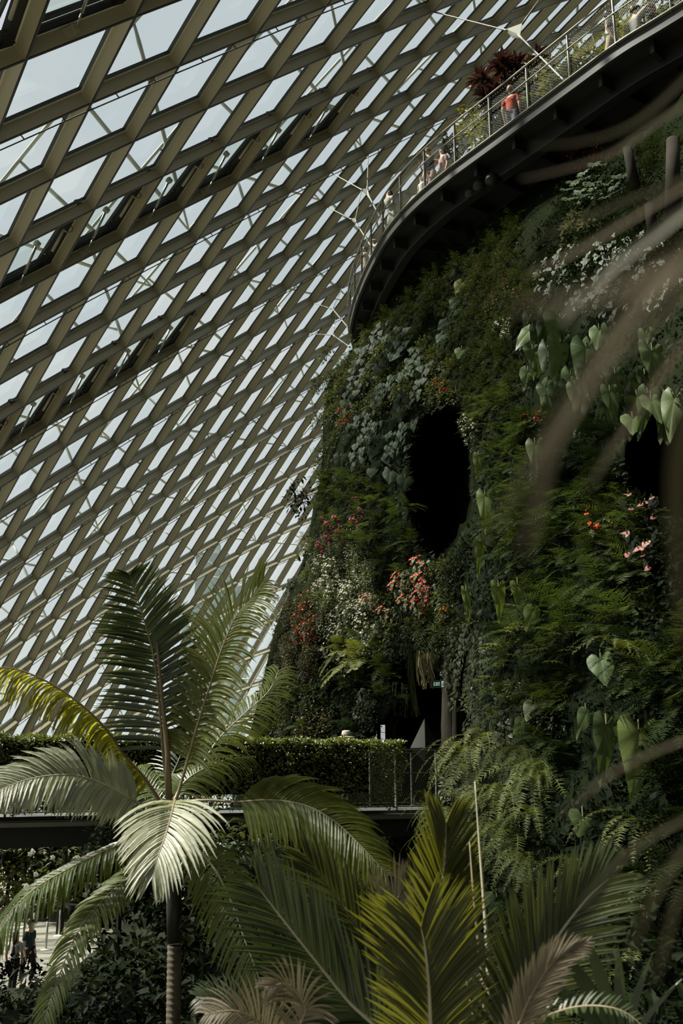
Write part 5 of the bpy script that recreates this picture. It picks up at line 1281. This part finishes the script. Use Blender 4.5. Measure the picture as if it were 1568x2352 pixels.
    if dress:
        m = MB(); rows = []
        for k, (z, rr_) in enumerate(((1.02, .13), (.9, .17), (.7, .20), (.45, .235), (.2, .27), (.12, .28))):
            rows.append([Vector((math.cos(t) * (rr_ + .012 * math.sin(t * 9 + k)), math.sin(t) * (rr_ * .8 + .012 * math.sin(t * 7)) + ly(z), z)) * s for t in [2 * PI * q / 28 for q in range(28)]])
        m.quadstrip(rows, 0, True); m.build('skirt', bottom, root, True)
    else:
        tv = [sv((0, 0, 1.06), (.125, .10))]; te = []
        for sd in (1, -1):
            b = len(tv); L = legs[sd]; tv += [sv(L[0], .098), sv(L[1], .074), sv((L[2][0], L[2][1], L[2][2] + .05), .062)]; te += [(0, b), (b, b + 1), (b + 1, b + 2)]
        skinmesh('trousers', tv, te, bottom, root, 1)
    for sd in (1, -1):
        L = legs[sd]; m = MB(); c = Vector(L[3]) * s
        rows = []
        for k in range(7):
            t = k / 6; y = lerp(.13, -.12, t); w_ = .045 * math.sin(PI * lerp(.2, .88, t)) ** .6; hh = lerp(.075, .035, t)
            rows.append([Vector((L[3][0] + w_ * math.cos(a) , L[3][1] + .03 + y * .95, max(.004, .03 + hh * .6 * math.sin(a)))) * s for a in [2 * PI * q / 10 for q in range(10)]])
        m.quadstrip(rows, 0, True); m.poly(rows[0]); m.poly(rows[-1][::-1]); m.build('shoe', M['black'] if not dress else M['ledge'], root, True)
    if not bald:
        m = MB(); rows = []; hcn = hd(0, .008, .165)
        for i in range(9):
            th = PI * i / 8 * .62
            row = []
            for q in range(20):
                ph = 2 * PI * q / 20; fr = max(0, -math.sin(ph))       # front side
                t2 = th * (1 - .38 * fr) + (.18 * (1 - fr) * (i / 8) if not hairlong else .3 * (1 - fr) * i / 8)
                x, y, z = .089 * math.sin(t2) * math.cos(ph), .107 * math.sin(t2) * math.sin(ph), .112 * math.cos(t2)
                if hairlong and fr < .4 and i > 6: z -= .09 * (i - 6)
                p = hd(x, y + .006, z + .16); row.append(Vector(p) * s)
            rows.append(row)
        if hairlong:
            for ex in (1, 2, 3):
                row = []
                for q, p in enumerate(rows[8]):
                    ph = 2 * PI * q / 20; row.append(p + Vector((0, .012 * ex, -.085 * ex * s * (1 if math.sin(ph) > -.3 else .1))))
                rows.append(row)
        m.quadstrip(rows, 0, True); m.poly(rows[0][::-1]); m.build('hair', hair, root, True)
    if hat:
        m = MB(); c = Vector(hd(0, 0, .215)) * s
        rows = [[c + Vector((math.cos(t) * q * 1.0, math.sin(t) * q, z)) for t in [2 * PI * k / 24 for k in range(24)]] for q, z in ((.165, -.02), (.16, -.012), (.093, 0), (.09, .05), (.082, .095), (.05, .108), (.002, .11))]
        m.quadstrip(rows, 0, True); ho = m.build('hat', hat, root, True)
        m = MB(); m.quadstrip([[c + Vector((math.cos(t) * .0945, math.sin(t) * .0945, z)) for t in [2 * PI * k / 24 for k in range(24)]] for z in (.004, .026)], 0, True); m.build('hat_band', M['fascia'], ho, True)
    if camera:
        m = MB(); p = arms[1][2] * s + Vector((0, -.03, -.08)); m.box(p, (.06, 0, 0), (0, .035, 0), (0, 0, .04)); m.tube([p, p + Vector((0, -.08, 0))], .03, 10)
        co_ = m.build('hand_camera', M['black']); co_.matrix_world = Matrix.Translation(Vector(loc)) @ Matrix.Rotation(yaw, 4, 'Z'); tag(co_, 'small black camera held low by the man in the white T-shirt', 'camera')
    return root
def onwalk(px, py, hh, o=None):
    q = atz(px, py, WH + hh); best = min(range(NP + 1), key=lambda k: (path[k] - Vector((q.x, q.y, WH))).length)
    off_ = (Vector((q.x, q.y, WH)) - path[best]).dot(inw[best]); off2 = min(1.5, max(.32, off_)) if o is None else o
    # slide along the ray's bearing
    p = path[best] + inw[best] * off2 + (path[min(best + 1, NP)] - path[best - 1]).normalized() * (Vector((q.x, q.y, WH)) - path[best]).dot((path[min(best + 1, NP)] - path[best - 1]).normalized())
    return Vector((p.x, p.y, WH))
def yawto(d): return math.atan2(d.x, -d.y)       # local -Y turned towards d
wh_, tan_ = cloth('white_cloth', (.5, .5, .46)), cloth('tan_cloth', (.38, .33, .24))
person(onwalk(1398, 42, 1.57), yawto(Vector((1, -.35, 0))), 'man in a white T-shirt and tan trousers at the mesh railing, upper right', wh_, tan_, h=1.78, armL=((.05, .05, -.3), (.05, -.06, -.56)), armR=((-.05, .05, -.3), (-.06, -.06, -.56)), camera=True)
person(onwalk(1456, 26, 1.55), yawto(Vector((.8, .5, 0))), 'person in a pale patterned outfit raising an arm on the walkway', cloth('pale_print', (.45, .43, .38)), cloth('pale_print_lower', (.40, .38, .33)), h=1.68, armR=((-.12, -.12, .2), (-.02, -.28, .36)), stride=.05)
person(onwalk(1496, 28, 1.6), yawto(Vector((.9, -.5, 0))), 'dark-haired man in a black-green shirt nearest the upper right corner', cloth('dark_green_cloth', (.02, .035, .033)), cloth('grey_cloth', (.15, .15, .14)), h=1.78)
person(onwalk(1172, 212, 1.55), yawto(Vector((.6, .9, 0))), 'person in a coral-red shirt and dark jeans seen through the mesh', cloth('coral_cloth', (.40, .07, .04)), cloth('denim', (.08, .10, .13)), h=1.72, hair=HBR)
person(onwalk(1016, 350, 1.55), yawto(Vector((-1, -.4, 0))), 'woman in a long dusty pink skirt pointing outwards over the railing', cloth('pink_cloth', (.45, .28, .25)), cloth('dusty_pink', (.48, .32, .29)), h=1.68, dress=True, armR=((-.05, -.22, .02), (.02, -.5, .08)), stride=.02, skin=SKL)
person(onwalk(990, 352, 1.5), yawto(Vector((-1, -.6, 0))), 'fair-haired person in a black top beside the woman in pink', cloth('black_cloth', (.02, .02, .022)), cloth('pinkish_cloth', (.40, .25, .22)), HBR, SKL, 1.62, .25, armL=((.06, -.16, -.2), (.02, -.36, -.1)))
person(onwalk(986, 388, 1.1), yawto(Vector((-1, -.8, 0))), 'child in a grey shirt on the walkway behind the railing post', cloth('grey_child', (.30, .31, .30)), cloth('grey_child2', (.2, .2, .2)), h=1.25, armR=((-.05, -.18, .1), (-.02, -.3, .3)))
person(onwalk(968, 414, 1.0), yawto(Vector((-1, -.8, 0))), 'smallest child in pale clothes pressed to the walkway railing', cloth('pale_child', (.5, .5, .46)), cloth('mint_child', (.3, .45, .42)), h=1.1, skin=SKL)
person(onwalk(893, 452, 1.45, .30), yawto(Vector((-1, -.8, 0))), 'woman in a white dress leaning over the walkway railing', wh_, wh_, HB, SKL, 1.68, .38, dress=True, nod=-.5, stride=.02, armL=((.06, -.05, -.27), (.03, -.2, -.45)))
person(onwalk(852, 556, 1.6, .45), yawto(Vector((-1, -.5, 0))), 'bald person in pale clothes at the bend of the walkway', cloth('light_cloth', (.45, .44, .40)), cloth('mid_cloth', (.25, .25, .22)), h=1.75, bald=True)
person(onwalk(838, 578, 1.45, .3), yawto(Vector((-1, -.2, 0))), 'dark-haired person leaning on the railing at the walkway bend', cloth('beige_cloth', (.36, .31, .25)), cloth('dark_cloth', (.08, .08, .08)), h=1.62, lean=.2, armL=((.05, -.15, -.22), (0, -.36, -.18)))
# visitor on the bridge behind the hedge, only the hat shows
q = at(795, 1682, 19.6); person((q.x, q.y, DZ), 2.8, 'person in a cream sun hat walking behind the hedge', cloth('dull_cloth', (.08, .08, .07)), cloth('dull_cloth2', (.05, .05, .05)), h=(q.z - DZ) * .97, hat=cloth('straw_hat', (.62, .56, .44)))
# two visitors queuing in the garden
q = at(67, 2166, 29); person((q.x, q.y, 0), 1.2, 'man in a dark teal shirt waiting in the queue', cloth('teal_cloth', (.03, .05, .055)), cloth('dark_cloth2', (.03, .03, .035)), h=q.z + .1 if 1.4 < q.z < 2 else 1.72, skin=SKL)
q2 = at(33, 2195, 27.6); person((q2.x, q2.y, 0), 3.0, 'woman with long black hair and white blouse, back turned, in the queue', wh_, cloth('dark_cloth3', (.03, .03, .03)), h=1.62, hairlong=True)

# ============================================================= THE DOORWAY
signg = plain('exit_green', (.02, .16, .08), .4); wht = emis('sign_white', (.8, .95, .85), .45)
def exit_sign(px, py, Y, w, lab, dim):
    c = at(px, py, Y); W = w / FPX * Y
    t = empty('exit_sign', c, lab, 'sign'); H_ = W * .52
    m = MB(); m.box((0, .03, 0), (W / 2, 0, 0), (0, .03, 0), (0, 0, H_ / 2)); m.build('sign_box', signg, t)
    m = MB()
    for a, b in (((-W / 2, H_ / 2), (W / 2, H_ / 2)), ((-W / 2, -H_ / 2), (W / 2, -H_ / 2)), ((-W / 2, -H_ / 2), (-W / 2, H_ / 2)), ((W / 2, -H_ / 2), (W / 2, H_ / 2))): m.bar((a[0], -.004, a[1]), (b[0], -.004, b[1]), .012, .010, (0, 0, 1))
    m.build('sign_frame', M['galv'], t)
    m = MB(); h = H_ * .5; u = h * .42; x = -W * .30; st = h * .15; f = -.006
    def seg(a, b): m.bar((x + a[0] * u, f, a[1] * h / 2), (x + b[0] * u, f, b[1] * h / 2), .006, st, (0, 0, 1) if abs(a[0] - b[0]) > .05 and abs(a[1] - b[1]) < .05 else (1, 0, 0))
    for ch in 'EXIT':
        if ch == 'E': seg((0, -1), (0, 1)); seg((0, .88), (1, .88)); seg((0, 0), (.8, 0)); seg((0, -.88), (1, -.88))
        if ch == 'X': seg((0, -1), (1, 1)); seg((0, 1), (1, -1))
        if ch == 'I': seg((.1, -1), (.1, 1)); x -= u * .75
        if ch == 'T': seg((.5, -1), (.5, 1)); seg((0, .88), (1, .88))
        x += u * 1.35
    m.build('lettering', wht if not dim else plain('dim_letters', (.25, .5, .35), .5), t)
    if not dim:
        m = MB(); m.box((W * .38, -.006, 0), (W * .09, 0, 0), (0, .003, 0), (0, 0, H_ * .44)); pn = m.build('pictogram_panel', wht, t)
        m = MB(); m.box((W * .38, -.012, -.005), (W * .02, 0, 0), (0, .002, 0), (0, 0, H_ * .2)); m.box((W * .38, -.012, H_ * .27), (W * .02, 0, 0), (0, .002, 0), (0, 0, W * .02)); m.box((W * .36, -.012, -H_ * .2), (W * .03, 0, -.01), (0, .002, 0), (0, 0, .008)); m.build('running_figure', signg, pn)
    m = MB(); m.bar((0, .03, H_ / 2), (0, .03, H_ / 2 + .5), .015, .015, (0, 1, 0)); m.build('hanger', M['black'], t)
exit_sign(1005, 1571, 18.9, 29, 'green and white EXIT sign hanging in the dark doorway', False)
exit_sign(1015, 1623, 24, 10, 'tiny second EXIT sign deeper inside the doorway', True)
# pale faceted pyramid
c = at(976, 1718, 20.6); z0 = c.z; tp = at(972, 1650, 20.6)
m = MB(); b = [Vector((-.30, 0, .30)), Vector((-.02, -.28, .30)), Vector((.30, 0, .30)), Vector((0, .28, .30))]; ap = Vector((0, 0, tp.z - z0 + .3)); lo = Vector((0, 0, 0))
for k in range(4): m.poly([b[k], b[(k + 1) % 4], ap]); m.poly([b[(k + 1) % 4], b[k], lo])
o = m.build('crystal_sculpture', plain('grey_stone_shaded', (.035, .035, .03), .8)); o.location = (c.x, c.y, z0 - .3); tag(o, 'pale grey faceted pointed sculpture standing in the dark doorway', 'sculpture')  # pale stone with the doorway shade put into its colour
# mossy trunks
def barktrunk(px, py0, py1, Y, rad, lab, seed):
    a = at(px, py1, Y); b_ = at(px, py0, Y); rows = []; n = 40
    for i in range(26):
        t = i / 25; z = lerp(a.z, b_.z, t) - a.z
        row = []
        for k in range(n):
            th = 2 * PI * k / n; q = rad * (1.15 - .25 * t) * (1 + .22 * noise.noise(Vector((math.cos(th) * 2.2, math.sin(th) * 2.2, z * .8 + seed))) + .10 * math.sin(k * 2.9 + seed) + .08 * noise.noise(Vector((th * 5, z * 3, seed))))
            row.append((math.cos(th) * q, math.sin(th) * q, z))
        rows.append(row)
    m = MB(); m.quadstrip(rows, 0, True); m.poly(rows[0][::-1]); m.poly(rows[-1]); o = m.build('old_tree', G['bark'], None, True); o.location = a; tag(o, lab, 'tree')
barktrunk(1045, 1500, 1722, 19.7, .21, 'rough bark-covered trunk at the right side of the doorway', 1.0)
barktrunk(1070, 1520, 1722, 20.1, .13, 'slimmer bark trunk right behind the rough one', 5.0)
# glowing panels standing in for slits of daylight behind the passage
lw = emis('daylight_panel_glow', (.72, .80, .80), .55)
for px0, px1, py0, py1, Y, n in ((1069, 1079, 1640, 1684, 20.6, 2), (1014, 1019, 1663, 1686, 21.5, 3), (874, 884, 1665, 1700, 23.6, 4), (859, 865, 1676, 1707, 23.6, 5), (1010, 1030, 1541, 1552, 21.5, 6)):
    a, b_ = at(px0, py1, Y), at(px1, py0, Y); m = MB(); m.poly([(a.x, Y, a.z), (b_.x, Y, a.z), (b_.x, Y, b_.z), (a.x, Y, b_.z)])
    o = m.build('window_%d' % n, lw); tag(o, kind='structure')
    m = MB(); m.bar((a.x, Y - .01, (a.z + b_.z) / 2), (b_.x, Y - .01, (a.z + b_.z) / 2), .02, .012, (0, 0, 1)); o2 = m.build('window_frame', M['galv'], o)
# posts at the top right, on the upper planted ledge
for k, (x0, y0, x1, y1, rad, Y, lab) in enumerate([(1440, 340, 1458, 430, .10, 15.5, 'dark leaning post among the plants at the top right'), (1545, 320, 1545, 480, .12, 13.0, 'thick dark post close to the right edge at the top'), (1490, 470, 1500, 540, .09, 13.5, 'short dark post below the leaning one')]):
    a, b_ = at(x0, y0, Y), at(x1, y1, Y); m = MB(); m.tube([a - b_, (a - b_) * .5, Vector((0, 0, 0))], [rad * .8, rad * .9, rad], 12); o = m.build('post', G['bark'], None, True); o.location = b_; tag(o, lab, 'post')
# plants on the walkway planter
def wplant(px, py, Y, w, h, n, size, mat, lab, seed, name='planter_shrub', tall=.5):
    c = at(px, py, Y); c.z = max(c.z, WH + .1)
    def fn(rr):
        a = Vector((rr.uniform(-1, 1), rr.uniform(-.7, .7), rr.uniform(-1, 1)))
        return Vector((a.x * w, a.y * w, h * (1 + a.z) * .5)), a.normalized()
    o = leafmass(fn, n, size, seed, .34, .3).build(name, mat); o.location = (c.x, c.y, c.z); tag(o, lab, 'shrub')
    m = MB(); m.tube([(0, 0, -.05), (0, 0, h * .7)], .03, 6); m.build('stem', G['bark'], o)
def wloc(px, py, o):      # planter behind the inner rail
    best = min(range(NP + 1), key=lambda k: abs(proj(path[k] + inw[k] * o)[0] - px)); return path[best].y + inw[best].y * o
def wplace(px, py, o):
    z = WH + 2
    for _ in range(8):
        k = min(range(NP + 1), key=lambda q: abs(proj(path[q] + inw[q] * o + Vector((0, 0, z - WH)))[0] - px)); c = path[k] + inw[k] * o
        y = proj((c.x, c.y, z))[1]; z += (y - py) * .006
    return Vector((c.x, c.y, z))
# big red-leaved cordyline
c = wplace(1190, 270, 2.4); c.z = WH
ctop = wplace(1185, 170, 2.4)
m = MB(); r = random.Random(41)
hz0 = ctop.z - WH
heads = [Vector((r.uniform(-1.0, 1.0), r.uniform(-.6, .6), hz0 + r.uniform(-1.2, .3))) for _ in range(44)]
cr = empty('cordyline', c, 'large dark red-leaved plant rising above the walkway railing', 'plant')
for hp in heads:
    for q in range(15):
        a = 2 * PI * q / 15 + r.random(); el = r.uniform(-.1, 1.2)
        blade(m, hp, (math.cos(a) * math.cos(el), math.sin(a) * math.cos(el), math.sin(el)), (0, 0, 1), .46 * r.uniform(.7, 1.1), .12, 3, .9, .12)
m.build('leaves', G['red_dark'], cr)
m = MB()
for hp in heads: m.tube([(hp.x * .2, hp.y * .2, -.1), (hp.x * .6, hp.y * .6, hp.z * .5), hp], .022, 5)
m.build('stem', G['bark'], cr)
WP = [(1120, 285, 'yellow-green planter shrub left of the visitor in coral', 'yellow_green', .55, 1.1), (1085, 320, 'planter shrub with yellow tips below the dark red plant', 'yellow_green', .5, .9), (1150, 260, 'dark planter shrub directly behind the visitor in coral', 'shrub_dark', .5, 1.1),
      (1235, 200, 'green planter shrub right of the dark red plant', 'shrub_green', .45, 1.3), (1262, 185, 'bright yellow-green planter leaf clump beside the star-plate cable', 'yellow_green', .3, .9), (1350, 130, 'yellow-flecked planter shrub left of the man in white', 'yellow_green', .5, .9),
      (1325, 150, 'low planter shrub before the man in white', 'shrub_green', .4, .6), (1430, 80, 'yellow-green planter shrub between the two men', 'yellow_green', .4, .9), (1478, 55, 'planter shrub behind the man in the dark shirt', 'yellow_green', .4, .8), (1535, 35, 'dark planter shrub at the upper right corner', 'shrub_dark', .5, 1.2),
      (1050, 345, 'dark planter shrub right of the woman in pink', 'shrub_dark', .45, 1.0), (880, 500, 'small planter shrub left of the woman in white', 'shrub_green', .35, .9), (862, 540, 'small planter shrub beside the bald visitor', 'yellow_green', .3, .7), (1190, 235, 'dark tall planter shrub under the red-leaved plant', 'shrub_dark', .5, 1.3)]
for k, (px, py, lab, mt, w_, h_) in enumerate(WP):
    pt = wplace(px, py, 2.3); c = Vector((pt.x, pt.y, WH)); zc = pt.z - WH
    def fn(rr, w_=w_, h_=h_, zc=zc):
        a = Vector((rr.uniform(-1, 1), rr.uniform(-.8, .8), rr.random())); return Vector((a.x * w_, a.y * w_, zc + h_ * (a.z - .5))), Vector((a.x, a.y, .4)).normalized()
    o = leafmass(fn, 170, .20, 800 + k, .36, .3).build('planter_shrub', G[mt]); o.location = c; tag(o, lab, 'shrub', None)
    m = MB(); m.tube([(0, 0, 0), (.03, 0, zc)], .02, 5); m.build('stem', G['bark'], o)
m = MB(); ribbon(m, 2.02, 2.6, -.25, .12)
o = m.build('planter_trough', M['soffit']); o.location = (0, 0, 0); tag(o, 'dark planter trough along the inner edge of the walkway', 'planter')
# ============================================================= CAMERA, SKY, SUN
cam = bpy.data.cameras.new('camera'); co = bpy.data.objects.new('camera', cam); COL.objects.link(co)
cam.sensor_fit = 'VERTICAL'; cam.sensor_height = 36; cam.sensor_width = 24; cam.lens = 35; cam.clip_start = .02; cam.clip_end = 2000
co.location = (0, 0, CZ); co.rotation_euler = (PI / 2 + PITCH, 0, 0)
cam.dof.use_dof = True; cam.dof.focus_distance = 17; cam.dof.aperture_fstop = 2.2
sc.camera = co
w = bpy.data.worlds.new('sky'); sc.world = w; w.use_nodes = True; nt = w.node_tree; nt.nodes.clear()
out = nt.nodes.new('ShaderNodeOutputWorld'); bg = nt.nodes.new('ShaderNodeBackground')
tc = nt.nodes.new('ShaderNodeTexCoord'); mp = nt.nodes.new('ShaderNodeMapping'); mp.inputs['Scale'].default_value = (1, 1, 2.2)
nt.links.new(tc.outputs['Generated'], mp.inputs[0])
nz = nt.nodes.new('ShaderNodeTexNoise'); nz.inputs['Scale'].default_value = 3.2; nz.inputs['Detail'].default_value = 7; nz.inputs['Roughness'].default_value = .55
nt.links.new(mp.outputs[0], nz.inputs[0])
rp = nt.nodes.new('ShaderNodeMapRange'); rp.inputs[1].default_value = .44; rp.inputs[2].default_value = .62; nt.links.new(nz.outputs['Fac'], rp.inputs[0])
skyc = mixrgb(nt, rp.outputs[0], (.60, .655, .69), (.74, .755, .75))
sx = nt.nodes.new('ShaderNodeSeparateXYZ'); nt.links.new(tc.outputs['Generated'], sx.inputs[0])
hr = nt.nodes.new('ShaderNodeMapRange'); hr.inputs[1].default_value = .35; hr.inputs[2].default_value = .0; nt.links.new(sx.outputs[2], hr.inputs[0])
skyc = mixrgb(nt, hr.outputs[0], skyc, (.76, .79, .78))
# brighter towards the sun side, dimming added behind and right to hold back fill
dt = nt.nodes.new('ShaderNodeVectorMath'); dt.operation = 'DOT_PRODUCT'; dt.inputs[1].default_value = (-.50, .62, .60)
nt.links.new(tc.outputs['Generated'], dt.inputs[0])
dr = nt.nodes.new('ShaderNodeMapRange'); dr.inputs[1].default_value = -.15; dr.inputs[2].default_value = .45; dr.inputs[3].default_value = .05; dr.inputs[4].default_value = 1
nt.links.new(dt.outputs['Value'], dr.inputs[0])
gr = nt.nodes.new('ShaderNodeMapRange'); gr.inputs[1].default_value = -.02; gr.inputs[2].default_value = .01; gr.inputs[3].default_value = .08; gr.inputs[4].default_value = 1
nt.links.new(sx.outputs[2], gr.inputs[0])
mu = nt.nodes.new('ShaderNodeMath'); mu.operation = 'MULTIPLY'; nt.links.new(dr.outputs[0], mu.inputs[0]); nt.links.new(gr.outputs[0], mu.inputs[1])
m2 = nt.nodes.new('ShaderNodeMath'); m2.operation = 'MULTIPLY'; m2.inputs[1].default_value = SKY; nt.links.new(mu.outputs[0], m2.inputs[0])
nt.links.new(skyc, bg.inputs[0]); nt.links.new(m2.outputs[0], bg.inputs[1]); nt.links.new(bg.outputs[0], out.inputs[0])
sl = bpy.data.lights.new('sun', 'SUN'); sl.energy = SUN; sl.angle = math.radians(3); sl.color = (1, .96, .86)
so = bpy.data.objects.new('sun', sl); COL.objects.link(so)
sd = Vector((-.58, .04, .80)); so.rotation_euler = sd.to_track_quat('Z', 'Y').to_euler(); so.location = (-10, 10, 60)
sc.view_settings.view_transform = 'Standard'; sc.view_settings.look = 'None'; sc.view_settings.gamma = 1; sc.view_settings.exposure = 0
sc.view_settings.use_curve_mapping = False
cy = sc.cycles
cy.max_bounces = 6; cy.diffuse_bounces = 3; cy.glossy_bounces = 2; cy.transmission_bounces = 3; cy.transparent_max_bounces = 12
cy.use_denoising = True; cy.caustics_reflective = False; cy.caustics_refractive = False
cy.sample_clamp_indirect = 4
